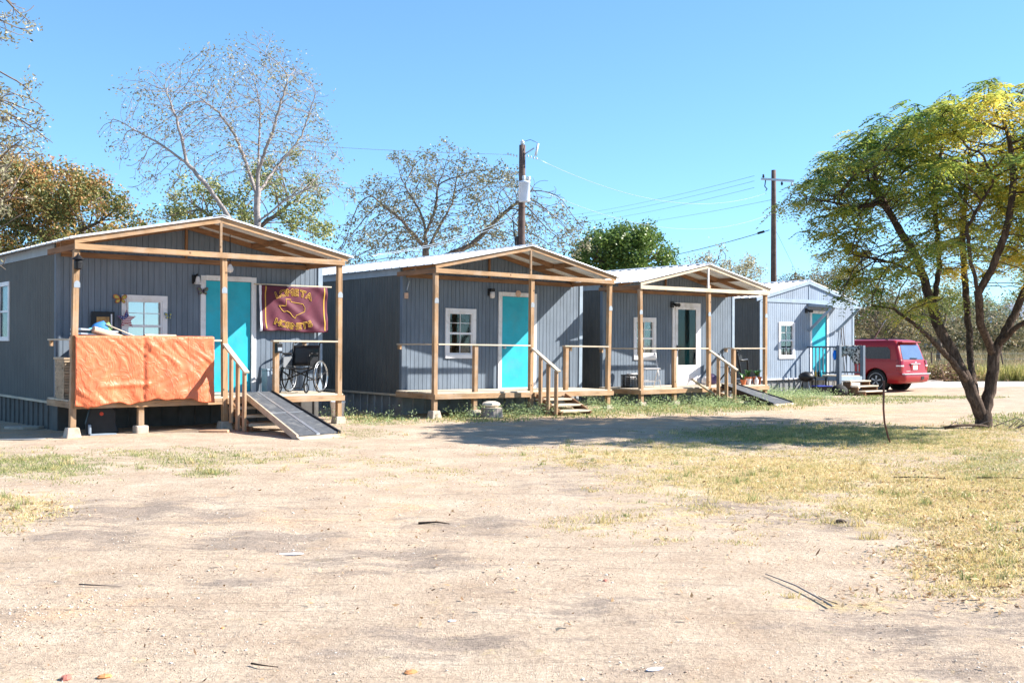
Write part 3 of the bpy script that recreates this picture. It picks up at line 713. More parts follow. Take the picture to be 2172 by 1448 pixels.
# cabin 4: no porch roof, small deck with steps
def cabin4():
    L = 7.5
    root = thing('cabin', 'farthest cabin, without porch roof, a slanted awning over its turquoise door', 'cabin', group='grey blue cabins in a row')
    root.matrix_world = CM[3]
    mb = MB(); t = .09; w = (.908, 1.729, .54, 1.728); dx0, dx1 = 2.62, 3.42
    grooved_wall(mb, W, lambda s: zroof4(s)-.018, -.09, [(w[0]+t, w[1]-t, w[2]+t, w[3]-t), (dx0, dx1, -.02, 2.03)], lambda s, d, z: (s, d, z))
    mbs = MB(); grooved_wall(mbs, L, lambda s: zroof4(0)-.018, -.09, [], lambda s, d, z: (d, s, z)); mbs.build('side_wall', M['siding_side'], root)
    grooved_wall(mb, L, lambda s: zroof4(W)-.018, -.09, [], lambda s, d, z: (W-d, s, z))
    mb.add([(0, L, -.09), (2.46, L, -.09), (W, L, -.09), (W, L, zroof4(W)-.018), (2.46, L, 3.10-.018), (0, L, zroof4(0)-.018)], [(0, 1, 4, 5), (1, 2, 3, 4)])
    mb.build('wall', M['siding_light'], root)
    rm = MB(); rm.box(.15, W-.15, 1.9, 1.95, -.05, 2.3); rm.build('interior_wall', M['dark'], root)
    skirting(root, L, -.85)
    roof_sheet(root, 2.46, 3.12, -.22, W+.22, W+.22, -.06, L+.1, .235)
    f = MB()
    for xe in (-.20, W+.20):
        g = .001 if xe > 2 else -.001
        z = 3.12-abs(xe-2.46)*.235-.014; a = 3.12-.014
        P = [(2.46+g, a), (xe, z), (xe, z-.11), (2.46+g, a-.11)]
        f.add([(p[0], -.052, p[1]) for p in P]+[(p[0], -.022, p[1]) for p in P], [(0, 1, 2, 3), (7, 6, 5, 4), (0, 4, 5, 1), (1, 5, 6, 2), (2, 6, 7, 3), (3, 7, 4, 0)])
    f.build('rake_board', M['trim_grey'], root)
    f = MB(); f.box(.0, W, -.024, -.001, 2.36, 2.48); f.build('band_board', M['trim_grey'], root)
    f = MB(); f.box(2.455, 2.49, -.018, -.001, 2.485, 2.93); f.build('seam_batten', M['trim_grey'], root)
    for x in (-.02, W-.07):
        cb = MB(); cb.box(x, x+.09, -.02, -.001, -.13, 2.355); cb.build('corner_board', M['trim_grey'], root)
    e = MB(); e.box(-.045, -.003, 0, L, -.125, -.085); e.box(0, W, -.045, -.003, -.135, -.09); e.build('drip_board', M['white'], root)
    window(root, *w[:2], w[2], w[3], 0, False, 'glass')
    c = MB(); c.box(dx0-.10, dx0-.006, -.026, .012, -.012, 2.12); c.box(dx1+.006, dx1+.10, -.026, .012, -.012, 2.12); c.box(dx0-.006, dx1+.006, -.028, .012, 2.034, 2.125); c.build('door_casing', M['white'], root)
    dm = MB(); dm.box(dx0+.003, dx1-.003, .012, .055, .015, 2.028); dr = dm.build('door', M['turq'], root, bevel=.003); knob(dr, dx1-.08, .9, .012)
    # awning: shallow box hung above the door on two struts
    a = MB(); a.add([(2.40, -.026, 2.37), (3.95, -.026, 2.37), (3.95, -1.0, 2.26), (2.40, -1.0, 2.26), (2.40, -.026, 2.26), (3.95, -.026, 2.26), (3.95, -1.0, 2.20), (2.40, -1.0, 2.20)],
                    [(0, 3, 2, 1), (4, 5, 6, 7), (0, 4, 7, 3), (1, 2, 6, 5), (3, 7, 6, 2), (0, 1, 5, 4)])
    aw = a.build('awning', M['trim_grey'], root)
    for x in (2.43, 3.92):
        b = MB(); b.bar((x, -.03, 1.45), (x, -.93, 2.20), .04, .085, (0, 0, 1)); b.build('strut', M['trim_grey'], aw)
    # little deck
    d = MB(); y = -1.24
    while y < -.1: d.box(2.42, 3.62, y, y+.135, -.035, -.006); y += .14
    dk = d.build('deck', M['pale_x'], root)
    r = MB(); r.box(2.42, 3.62, -1.28, -1.242, -.16, -.037); r.box(2.422, 2.46, -1.241, -.05, -.16, -.037); r.box(3.58, 3.618, -1.241, -.05, -.16, -.037); r.build('rim_joist', M['trim_grey'], dk)
    g0 = -.62
    for x in (2.38, 3.66):
        p = MB(); p.box(x-.06, x+.06, -1.30, -1.18, g0 if x < 3 else -.62, .97); pp = p.build('rail_post', M['rail_blue'], dk, bevel=.004)
        rl = MB(); rl.box(x-.03, x+.03, -1.179, -.03, .90, .95); rl.box(x-.02, x+.02, -1.179, -.03, .06, .11)
        for yy in np.arange(-1.05, -.08, .14): rl.box(x-.014, x+.014, yy-.014, yy+.014, .11, .90)
        rl.build('railing', M['rail_blue'], root)  # siding tone darkened to stand for shade on the railing
    # steps
    st = MB()
    for k in range(3):
        z = -.16-.155*k; y1 = -1.285-.28*k
        st.box(2.50, 3.62, y1-.30, y1-.01, z-.04, z)
    s_ = st.build('steps', M['pale_x'], root, bevel=.004)
    for x in (2.54, 3.56):
        z0_ = -.205; pts = [(-1.287, -.205), (-1.287, -.70)]
        pts = [(-1.29, -.66), (-2.12, -.66), (-2.12, -.517), (-1.85, -.517), (-1.85, -.362), (-1.57, -.362), (-1.57, -.207), (-1.29, -.207)]
        sg = MB(); sg.prism(pts, .04, Matrix(((0, 0, 1, x-.02), (1, 0, 0, 0), (0, 1, 0, 0), (0, 0, 0, 1)))); sg.build('stringer', M['dark_y'], s_)
    return root
c4 = cabin4()

# ---------------------------------------------------------------- stairs of cabins 1-3 (part of the cabin)
def porch_steps(root, gnd, nrail=3, treads=3, hidden=False):
    x0, x1 = 2.36, 3.20
    s = MB(); n = treads; dz = (-.03-gnd)/(n+1)
    for k in range(n):
        z = -.06-dz*(k+.9); y1 = -PD-.045-.27*k; s.box(x0, x1, y1-.27, y1, z-.038, z)
    st = s.build('steps', M['pale_x'], root, bevel=.004)
    for x in (x0+.03, x1-.03):
        g = MB(); g.bar((x, -PD-.04, -.14), (x, -PD-.04-.27*n, gnd-.02), .036, .17); g.build('stringer', M['dark_y'], st)
    # hand rail going down towards the yard
    h = MB(); y0 = -PD-.02; y1 = -PD-.86; za, zb = .93, .42
    h.bar((x0-.06, y0, za-.05), (x0-.06, y1, zb), .09, .035)
    hr = h.build('handrail', M['pale_y'], root, bevel=.003)
    for k in range(nrail):
        y = y0-.26-.25*k; z = za-.07+(zb-za+.05)*((y-y0)/(y1-y0)); b = MB()
        b.box(x0-.082, x0-.043, y-.045, y+.044, gnd+.0 if k else gnd+.1, z-.01); b.build('baluster', M['pine_z'], hr, bevel=.003)
porch_steps(c1, -.53); porch_steps(c2, -.46); porch_steps(c3, -.42)

# ---------------------------------------------------------------- trees
def colonize(limbs, attr, step, di, dk, iters=90, seed=1, wob=.25, trop=(0, 0, 0), mom=.45):
    """limbs: polylines of (x,y,z); later limbs start at the nearest existing node. Returns nodes, parent"""
    rg = np.random.default_rng(seed); P = []; par = []
    for L in limbs:
        pts = [np.array(p, float) for p in L]
        if P:
            d = np.linalg.norm(np.array(P)-pts[0], axis=1); prev = int(d.argmin())
        else:
            P.append(pts[0]); par.append(-1); prev = 0
        cur = P[prev]
        for q in pts[1:]:
            n = max(1, int(round(np.linalg.norm(q-cur)/step))); a = cur.copy()
            for k in range(1, n+1):
                p = a+(q-a)*k/n+rg.normal(size=3)*step*.07
                P.append(p); par.append(prev); prev = len(P)-1
            cur = P[prev]
    P = np.array(P); par = list(par); A = np.array(attr, float); alive = np.ones(len(A), bool)
    near = np.full(len(A), 1e9); who = np.zeros(len(A), int); new0 = 0
    nchild = {}
    for it in range(iters):
        seg = P[new0:]
        if len(seg):
            for s0 in range(0, len(seg), 800):
                d = np.linalg.norm(A[:, None]-seg[None, s0:s0+800], axis=2); m = d.argmin(1); dm = d[np.arange(len(A)), m]
                b = dm < near; near[b] = dm[b]; who[b] = m[b]+new0+s0
        alive &= near > dk
        use = alive & (near < di)
        if not use.any(): break
        dirs = {}
        v = A[use]-P[who[use]]; v /= np.linalg.norm(v, axis=1)[:, None]
        u, inv = np.unique(who[use], return_inverse=True)
        acc = np.zeros((len(u), 3)); np.add.at(acc, inv, v)
        new0 = len(P); add = []
        for k, i in enumerate(u):
            if nchild.get(int(i), 0) > 3: continue
            g = acc[k]; g = g/(np.linalg.norm(g)+1e-6)
            if par[i] >= 0:
                h = P[i]-P[par[i]]; g = g+mom*h/(np.linalg.norm(h)+1e-6)
            g = g+rg.normal(size=3)*wob+np.array(trop); g /= np.linalg.norm(g)
            add.append(P[i]+g*step); par.append(int(i)); nchild[int(i)] = nchild.get(int(i), 0)+1
        if not add: break
        P = np.vstack([P, add])
    return P, np.array(par)
def radii(P, par, rb, r0, ex=1.75):
    n = len(P); tips = np.zeros(n); hasc = np.zeros(n, bool); hasc[par[par >= 0]] = True
    tips[~hasc] = 1
    for i in range(n-1, 0, -1): tips[par[i]] += tips[i]
    r = r0+(rb-r0)*(tips/tips[0])**(1/ex)
    return r, ~hasc
def wood_mesh(name, P, par, r, mat, parent, smooth=True):
    n = len(P); kids = [[] for _ in range(n)]
    for i in range(1, n): kids[par[i]].append(i)
    V = []; Fc = []; nv = 0
    stack = [(0, None)]
    while stack:
        s, pre = stack.pop(); chain = ([pre] if pre is not None else [])+[s]
        while kids[chain[-1]]:
            ks = sorted(kids[chain[-1]], key=lambda k: -r[k])
            for k in ks[1:]: stack.append((k, chain[-1]))
            chain.append(ks[0])
        if len(chain) < 2: continue
        rad = r[chain].copy()
        if pre is not None: rad[0] = rad[1]*1.05
        k = 10 if rad[0] > .05 else (6 if rad[0] > .018 else (4 if rad[0] > .007 else 3))
        C = P[chain]; T = np.gradient(C, axis=0); T /= np.linalg.norm(T, axis=1)[:, None]+1e-9
        ref = np.array([.31, .52, .12]); an = np.arange(k)/k*2*math.pi; rings = []
        for j in range(len(chain)):
            ref = ref-T[j]*ref.dot(T[j]); ref /= np.linalg.norm(ref)+1e-9; q = np.cross(T[j], ref)
            rings.append(C[j]+(np.cos(an)[:, None]*ref+np.sin(an)[:, None]*q)*rad[j])
        V.append(np.concatenate(rings)); m = len(chain)
        a = np.arange((m-1)*k).reshape(m-1, k); b = np.roll(a, -1, axis=1)
        Fc.append(np.stack([a, b, b+k, a+k], -1).reshape(-1, 4)+nv); nv += m*k
    return npmesh(name, np.concatenate(V), np.concatenate(Fc), mat, parent, None, smooth)
def blob_pts(blobs_, n, rg):
    """blobs: (cx,cy,cz,rx,ry,rz,weight)"""
    wts = np.array([b[6]*b[3]*b[4]*b[5] for b in blobs_]); wts /= wts.sum(); out = []
    for b, c in zip(blobs_, rg.multinomial(n, wts)):
        d = rg.normal(size=(c, 3)); d /= np.linalg.norm(d, axis=1)[:, None]; rr = rg.random(c)**(1/2.4)
        out.append(np.array(b[:3])+d*rr[:, None]*np.array(b[3:6]))
    return np.concatenate(out)
def pb(px, py, D, rx, ry, rd, w=1):
    """crown blob given where its middle lies: centre px,py at depth D; radii in metres"""
    p = at(px, py, D); s = D/F
    return (p.x, p.y, p.z, rx*s, rd, ry*s, w)
def tree(name, label, cat, base, limbs, blobs_, natt, step, rb, r0, bark, leaf, nleaf, lsize, seed, group=None, di=None, dk=None, spread=.18, per='tips', aspect=.5, droop=.3, trop=(0, 0, .12), tintf=None, frac=1.0, crown='crown'):
    rg = np.random.default_rng(seed); base = np.array(base, float)
    A = blob_pts(blobs_, natt, rg)
    P, par = colonize(limbs, A, step, di or 1e9, dk or step*1.6, 110, seed, .11, trop, 1.1)
    r, tip = radii(P, par, rb, r0)
    t = thing(name, label, cat, tuple(base), 0, group)
    wood_mesh('trunk', P-base, par, r, bark, t)
    if nleaf:
        T = P[tip] if per == 'tips' else P[r < r0*per]
        if frac < 1: T = T[rg.random(len(T)) < frac]
        c = np.repeat(T, max(1, nleaf//len(T)+1), axis=0)[:nleaf] if nleaf > len(T) else T[rg.choice(len(T), nleaf, False)]
        if nleaf > len(T): c = T[rg.integers(0, len(T), nleaf)]
        c = c+rg.normal(size=c.shape)*spread
        tint = np.clip(.5+.25*rg.normal(size=len(c)), 0, 1) if tintf is None else tintf(c, rg)
        leafquads(crown, c-base, lsize, aspect, tint, leaf, t, droop=droop)
    return t
LF = {'olive': leafmat('olive_leaf', [(0, (.05, .08, .025)), (.45, (.15, .19, .06)), (.8, (.32, .34, .12)), (1, (.50, .48, .24))], .35, .45),
      'green': leafmat('green_leaf', [(0, (.03, .07, .015)), (.5, (.12, .19, .04)), (1, (.30, .38, .10))], .35, .4),
      'rust': leafmat('rusty_green_leaf', [(0, (.05, .08, .025)), (.36, (.20, .21, .07)), (.58, (.42, .25, .09)), (1, (.62, .27, .13))], .3, .45),
      'pale': leafmat('pale_dry_leaf', [(0, (.12, .11, .07)), (.5, (.34, .32, .18)), (1, (.58, .52, .38))], .4, .5),
      'scrub': leafmat('scrub_leaf', [(0, (.05, .055, .03)), (.5, (.15, .15, .075)), (.8, (.28, .22, .12)), (1, (.34, .24, .15))], .3, .6),
      'ash': leafmat('ash_leaf', [(0, (.12, .12, .07)), (.5, (.30, .28, .17)), (1, (.52, .46, .33))], .35, .5),  # distance haze put into the colour as a lighter tone
      'china': leafmat('yellowing_leaflet', [(0, (.04, .10, .03)), (.35, (.14, .24, .06)), (.6, (.40, .44, .09)), (.8, (.68, .60, .10)), (1, (.78, .56, .14))], .5, .35)}
def limb(D, *pts):
    out = []
    for p in pts:
        d = D+(p[2] if len(p) > 2 else 0); out.append(tuple(at(p[0], p[1], d)))
    return out
def g0(x, y): return float(gz(x, y))

# bare tree behind the nearest cabin
D = 31; b = at(556, 739, D); b = (b.x, b.y, g0(b.x, b.y))
tree('bare_tree', 'tall pale-barked nearly bare tree behind the nearest cabin', 'tree', b,
     [[b, tuple(at(548, 560, D)), tuple(at(545, 430, D)), tuple(at(548, 330, D)), tuple(at(552, 235, D))],
      limb(D, (548, 560), (500, 480, -.6), (432, 385, -1), (395, 345, -1), (330, 300, -1.3), (262, 262, -1.5)),
      limb(D, (395, 345, -1), (385, 290, -1.2), (370, 240, -1.2), (350, 190, -1.2)),
      limb(D, (545, 420), (520, 340, .8), (500, 290, 1), (465, 240, 1.3), (420, 205, 1.3)),
      limb(D, (545, 410), (590, 350, 1), (640, 290, 1.4), (670, 200, 1.4)),
      limb(D, (548, 470), (610, 420, -1.2), (680, 390, -1.5)), limb(D, (545, 360), (585, 260, -.8), (610, 170, -1))],
     [pb(380, 230, D, 90, 90, 2.4), pb(470, 190, D, 80, 95, 2.4), pb(560, 170, D, 75, 90, 2.4), pb(620, 220, D, 70, 100, 2.4), pb(640, 330, D, 90, 100, 2.6, .7), pb(290, 290, D, 75, 60, 1.8), pb(330, 370, D, 80, 50, 1.6, .7), pb(480, 310, D, 150, 90, 2.4, .5), pb(700, 410, D-2, 60, 50, 1.6, .6), pb(240, 280, D, 34, 30, .8), pb(270, 190, D, 30, 22, .8)],
     4600, .15, .12, .0036, M['bark_pale'], LF['pale'], 5200, .085, 11, spread=.12, frac=.5, aspect=.45, droop=.5, tintf=lambda c, rg: np.clip(.28+.3*rg.normal(size=len(c)), 0, 1))
# leafy tree further back, low between its limbs
D = 37; b = at(520, 739, D); b = (b.x, b.y, g0(b.x, b.y))
tree('leafy_tree', 'bushy olive-green tree seen low behind the bare tree', 'tree', b,
     [[b, tuple(at(520, 560, D)), tuple(at(515, 450, D))], limb(D, (520, 520), (420, 440)), limb(D, (520, 500), (620, 430))],
     [pb(420, 420, D, 60, 52, 1.6), pb(370, 455, D, 45, 34, 1.3), pb(480, 450, D, 50, 40, 1.6), pb(570, 400, D, 50, 60, 1.6), pb(635, 430, D, 45, 55, 1.5), pb(600, 350, D, 28, 26, .9), pb(660, 480, D, 40, 30, 1.2), pb(540, 480, D, 90, 36, 1.8, .6)],
     1100, .22, .13, .006, M['bark_mid'], LF['olive'], 8200, .12, 12, spread=.16, aspect=.55, frac=.75, tintf=lambda c, rg: np.clip(.62+.25*rg.normal(size=len(c)), 0, 1))
# rust coloured tree at the left
D = 40; b = at(120, 739, D); b = (b.x, b.y, g0(b.x, b.y))
def rust(c, rg): 
    zz = (c[:, 2]-5.0)/5; n = np.sin(c[:, 0]*2.2+c[:, 2]*1.3)*np.sin(c[:, 1]*2+c[:, 2]*2.1)
    return np.clip(.28+.30*zz+.22*n+.16*rg.normal(size=len(c)), 0, 1)
tree('rusty_tree', 'dense round tree with rust-brown and green leaves left of the nearest cabin', 'tree', b,
     [[b, tuple(at(120, 560, D)), tuple(at(120, 470, D))], limb(D, (120, 520), (0, 450)), limb(D, (120, 520), (230, 460))],
     [pb(60, 420, D, 100, 80, 2.4), pb(150, 440, D, 100, 72, 2.6), pb(230, 460, D, 75, 58, 2.0), pb(-60, 440, D, 120, 90, 2.5), pb(80, 520, D, 190, 70, 3), pb(240, 510, D, 70, 45, 2), pb(30, 370, D, 40, 32, 1)],
     1500, .26, .2, .01, M['bark_mid'], LF['rust'], 52000, .12, 13, spread=.24, aspect=.65, tintf=rust)
# near tree outside the frame on the left, its outer twigs reach in
D = 14.5; b = (-11.2, 15.2, g0(-11.2, 15.2))
tree('overhanging_tree', 'sparse tree at the left edge whose yellowing twigs hang over the nearest cabin', 'tree', b,
     [[b, (-11.1, 15.1, 2.2), (-10.9, 14.9, 4.2), (-10.5, 14.8, 6.2), (-10.2, 14.7, 7.4)], [(-11.1, 15.1, 2.6), (-9.6, 15.0, 4.4), (-8.3, 14.8, 5.2)], [(-10.9, 15, 4), (-8.9, 14.6, 6.2), (-7.5, 14.4, 6.9)], [(-11.1, 15.1, 2.2), (-9.3, 15.0, 3.0), (-8.1, 14.9, 3.1)]],
     [pb(-20, 230, D, 85, 90, 1.3), pb(0, 290, D, 75, 60, 1.2), pb(-60, 20, D, 100, 60, 1.3), pb(10, 0, D, 55, 35, .7), pb(-110, 330, D, 120, 220, 1.5), pb(-10, 420, D, 60, 50, .8, .5), pb(-25, 560, D, 45, 60, .5, .5)],
     3600, .09, .13, .0026, M['bark_mid'], LF['pale'], 5600, .060, 14, spread=.06, frac=.5, aspect=.42, droop=.6, tintf=lambda c, rg: np.clip(.4+.3*rg.normal(size=len(c)), 0, 1))
# tree with a broken top behind the second cabin
D = 46; b = at(905, 739, D); b = (b.x, b.y, g0(b.x, b.y))
tree('broken_top_tree', 'grey tree with a snapped trunk and few leaves left of the transformer pole', 'tree', b,
     [[b, tuple(at(905, 600, D)), tuple(at(902, 520, D)), tuple(at(900, 470, D))], limb(D, (905, 500), (925, 440), (930, 388)),
      limb(D, (900, 480), (890, 445), (868, 410), (855, 385)), limb(D, (903, 530), (850, 465, -1), (800, 425, -1), (775, 408, -1)),
      limb(D, (905, 560), (1000, 520, 1), (1060, 460, 1), (1120, 410, 1)), limb(D, (905, 540), (960, 430, 1.5), (975, 340, 1.5))],
     [pb(830, 430, D, 70, 60, 3), pb(900, 375, D, 60, 50, 3), pb(990, 385, D, 60, 50, 3), pb(1070, 410, D, 70, 60, 3), pb(1150, 450, D, 60, 45, 2.4), pb(900, 480, D, 110, 70, 2, .6), pb(820, 500, D, 100, 50, 3), pb(1020, 490, D, 150, 55, 3), pb(1190, 510, D, 70, 45, 2), pb(740, 540, D, 60, 40, 2, .6), pb(960, 320, D, 26, 18, 1), pb(840, 340, D, 20, 16, 1), pb(1170, 400, D, 24, 20, 1), pb(760, 420, D, 24, 30, 1), pb(1225, 470, D, 20, 20, 1)],
     4800, .17, .21, .0042, M['bark_mid'], LF['ash'], 11500, .12, 15, spread=.13, frac=.5, aspect=.55, tintf=lambda c, rg: np.clip(.22+.25*rg.normal(size=len(c))-.04*(c[:, 2]-7), 0, 1))
# dense round green tree
D = 50; b = at(1325, 735, D); b = (b.x, b.y, g0(b.x, b.y))
tree('round_green_tree', 'round dense green tree above the roof of the third cabin', 'tree', b,
     [[b, tuple(at(1325, 620, D)), tuple(at(1325, 560, D))], limb(D, (1325, 600), (1270, 550)), limb(D, (1325, 600), (1380, 550))],
     [pb(1290, 530, D, 58, 40, 1.8), pb(1350, 530, D, 60, 38, 1.8), pb(1395, 560, D, 34, 34, 1.3), pb(1240, 560, D, 30, 32, 1.3), pb(1320, 580, D, 105, 50, 2.2)],
     900, .28, .2, .01, M['bark_mid'], LF['green'], 24000, .15, 16, spread=.26, aspect=.65, tintf=lambda c, rg: np.clip(.45+.2*rg.normal(size=len(c))+.1*np.sin(c[:, 0]*2.5)*np.sin(c[:, 2]*3), 0, 1))
def scrub_tree(px, D, top, wpx, label, seed, kind='scrub', nleaf=4200, natt=800, low=None, group='scrubby trees behind the cabins', name='scrub_tree', sz=.12, frac=1):
    b = at(px, 700, D); b = (b.x, b.y, g0(b.x, b.y)); low = low or 690
    mid = (top+low)/2; hh = (low-top)/2
    rgx = random.Random(seed)
    bl = [pb(px+wpx*rgx.uniform(-.5, .5), mid+hh*rgx.uniform(-.35, .35), D, wpx*rgx.uniform(.42, .6), hh*rgx.uniform(.5, .65), 1.6+rgx.random()) for _ in range(6)]
    return tree(name, label, 'tree', b, [[b, (b[0]+.1, b[1], b[2]+1.2), tuple(at(px+8, mid+hh*.3, D))], [(b[0]+.1, b[1], b[2]+1.1), tuple(at(px-wpx*.4, mid, D))], [(b[0]+.1, b[1], b[2]+1.3), tuple(at(px+wpx*.45, mid, D))]],
                bl, natt, .24, .13, .008, M['bark_mid'], LF[kind], nleaf, sz, seed, group, spread=.2, frac=frac, aspect=.55)
scrub_tree(1545, 58, 518, 80, 'thin twiggy tree with pale leaves behind the third cabin roof', 21, 'pale', 4200, 1300, 640, frac=.7)
scrub_tree(1475, 62, 560, 45, 'small pale shrub-like tree between the round green tree and the utility pole', 22, 'pale', 1500, 500, 640, sz=.11)
scrub_tree(1690, 60, 572, 55, 'low grey-green tree just right of the plain utility pole', 23, 'scrub', 4200, 700, 650)
scrub_tree(1765, 64, 560, 60, 'low grey-green tree above the farthest cabin roof', 24, 'scrub', 4600, 800, 660)
scrub_tree(1850, 62, 600, 70, 'grey brown mesquite directly above the red car roof', 25, 'scrub', 4600, 900, 725)
scrub_tree(1925, 66, 590, 75, 'brown mesquite behind the red car rear window', 26, 'scrub', 4200, 900, 730)
scrub_tree(1880, 56, 640, 60, 'low brown brush tree close behind the red car', 30, 'scrub', 5000, 600, 735)
scrub_tree(1990, 60, 600, 50, 'narrow green tree with dark trunk right of the red car', 27, 'olive', 3800, 600, 690)
scrub_tree(2050, 88, 615, 80, 'dark green bushy tree left of the grey house', 28, 'olive', 6000, 700, 722)
scrub_tree(2190, 95, 600, 90, 'bushy tree at the far right behind the grey house', 29, 'olive', 5000, 600, 715)
scrub_tree(2010, 110, 640, 120, 'hazy low tree far off between the trunks of the yard tree', 31, 'scrub', 6000, 600, 722)

# the yard tree on the right: multi-stemmed, drooping compound leaves
D = 18.9; b = at(2086, 906, D); BT = np.array((b.x, b.y, g0(b.x, b.y)))
limbs = [[tuple(BT), tuple(at(2088, 880, D))],
         limb(D, (2084, 890), (2068, 850, -.1), (2046, 795, -.15), (2016, 735, -.1), (1990, 690, 0), (1975, 640, .1), (1960, 590, .2), (1942, 540, .3), (1905, 480, .2), (1870, 430, .1), (1840, 380, 0)),
         limb(D, (2050, 805, -.15), (2015, 760, -.5), (1965, 710, -.8), (1930, 680, -1), (1895, 655, -1.1), (1850, 650, -1.2)),
         limb(D, (1980, 650, .1), (1995, 560, .5), (1985, 470, .7), (1980, 390, .8), (2000, 300, .8)),
         limb(D, (1955, 585, .2), (1900, 560, -.3), (1840, 545, -.7), (1800, 540, -.9)),
         limb(D, (2062, 840), (2058, 760, .8), (2055, 690, 1.2), (2048, 600, 1.5), (2040, 500, 1.7), (2050, 400, 1.7), (2060, 300, 1.6)),
         limb(D, (2094, 885), (2100, 830, .1), (2108, 770, .1), (2114, 735, .1), (2140, 690, .1), (2172, 620, .2), (2210, 540, .2), (2240, 460, .2), (2260, 350, .2)),
         limb(D, (2118, 735, .1), (2160, 690, -.3), (2220, 650, -.8), (2290, 590, -1.2), (2350, 520, -1.3)),
         limb(D, (2110, 745, .1), (2080, 690, -.3), (2075, 620, -.6), (2060, 560, -.8), (2050, 480, -1), (2100, 400, -1.1)),
         limb(D, (2075, 620, -.6), (2110, 560, -.8), (2140, 470, -1), (2150, 380, -1), (2140, 290, -1)),
         limb(D, (1870, 430, .1), (1820, 440, -.3), (1770, 430, -.6), (1720, 420, -.7)),
         limb(D, (1905, 480, .2), (1860, 400, .6), (1850, 330, .8), (1880, 280, .8))]
CB = [pb(1740, 425, D, 75, 45, .9), pb(1800, 380, D, 80, 55, 1.3), pb(1870, 310, D, 90, 60, 1.6), pb(1960, 290, D, 100, 60, 1.9), pb(2060, 250, D, 80, 55, 1.6), pb(2070, 205, D, 40, 34, .8),
      pb(2110, 290, D, 70, 60, 1.6), pb(2180, 330, D, 80, 90, 1.8), pb(2280, 330, D, 110, 110, 2), pb(2240, 470, D, 120, 90, 2), pb(1900, 400, D, 90, 50, 1.6), pb(2010, 390, D, 90, 50, 1.8, .8), pb(2110, 430, D, 80, 60, 1.6, .6),
      pb(1800, 500, D, 50, 50, 1, .8), pb(1840, 590, D-.6, 60, 45, .9, 1.2), pb(1900, 540, D, 90, 45, 1.4, .55), pb(2010, 500, D, 80, 50, 1.5, .3), pb(2130, 560, D, 80, 50, 1.5, .45), pb(1950, 630, D, 60, 30, 1.2, .3), pb(2300, 560, D, 90, 60, 1.6, .6), pb(2160, 195, D, 40, 30, .6, .5), pb(1780, 470, D, 60, 30, .9)]
CB = [(a, b, c, d, e*1.75, f, g/1.3) for a, b, c, d, e, f, g in CB]
rgt = np.random.default_rng(77)
A = blob_pts(CB, 3000, rgt)
P, par = colonize(limbs, A, .12, 1e9, .19, 110, 7, .25, (0, 0, 0))
r, tip = radii(P, par, .150, .003, 2.0)
for L_, (ra, rb_) in zip(limbs, [(.15, .14), (.115, .03), (.065, .015), (.04, .01), (.03, .008), (.05, .01), (.105, .02), (.055, .012), (.045, .01), (.035, .008), (.022, .007), (.022, .007)]):
    Q = np.array(L_, float); sg_ = np.linalg.norm(np.diff(Q, axis=0), axis=1); cum = np.concatenate([[0], np.cumsum(sg_)])/sg_.sum()
    for k in range(len(Q)-1):
        ab = Q[k+1]-Q[k]; u = np.clip(((P-Q[k])@ab)/(ab@ab), 0, 1); dd = np.linalg.norm(P-(Q[k]+u[:, None]*ab), axis=1)
        f_ = cum[k]+u*(cum[k+1]-cum[k]); hit = (dd < .035) & (r > .006); r[hit] = np.maximum(r[hit], (ra+(rb_-ra)*f_)[hit])
t = thing('yard_tree', 'multi-stemmed yard tree with drooping green and yellow leaves at the right edge', 'tree', tuple(BT))
wood_mesh('trunk', P-BT, par, r, M['bark'], t)
# fronds: rachis with pairs of narrow leaflets
T = P[tip]; T = T[rgt.random(len(T)) < .80]
NF = 9200; sel = rgt.integers(0, len(T), NF); c0 = T[sel]+rgt.normal(size=(NF, 3))*.035
extra = np.zeros(len(c0))
nF = len(c0); az = rgt.random(nF)*6.28; ln = .24+.20*rgt.random(nF)
out = np.stack([np.cos(az), np.sin(az), .25-.8*rgt.random(nF)], -1)+np.array([-.25, 0, 0]); out /= np.linalg.norm(out, axis=1)[:, None]
side = np.cross(out, np.array([0, 0, 1.])); side /= np.linalg.norm(side, axis=1)[:, None]
K = 7; V = []; TT = []
yel = .5+.5*np.sin(c0[:, 0]*2.1+1)*np.sin(c0[:, 2]*2.4+c0[:, 1]); yel = .6*yel+.4*rgt.random(len(T))[sel]
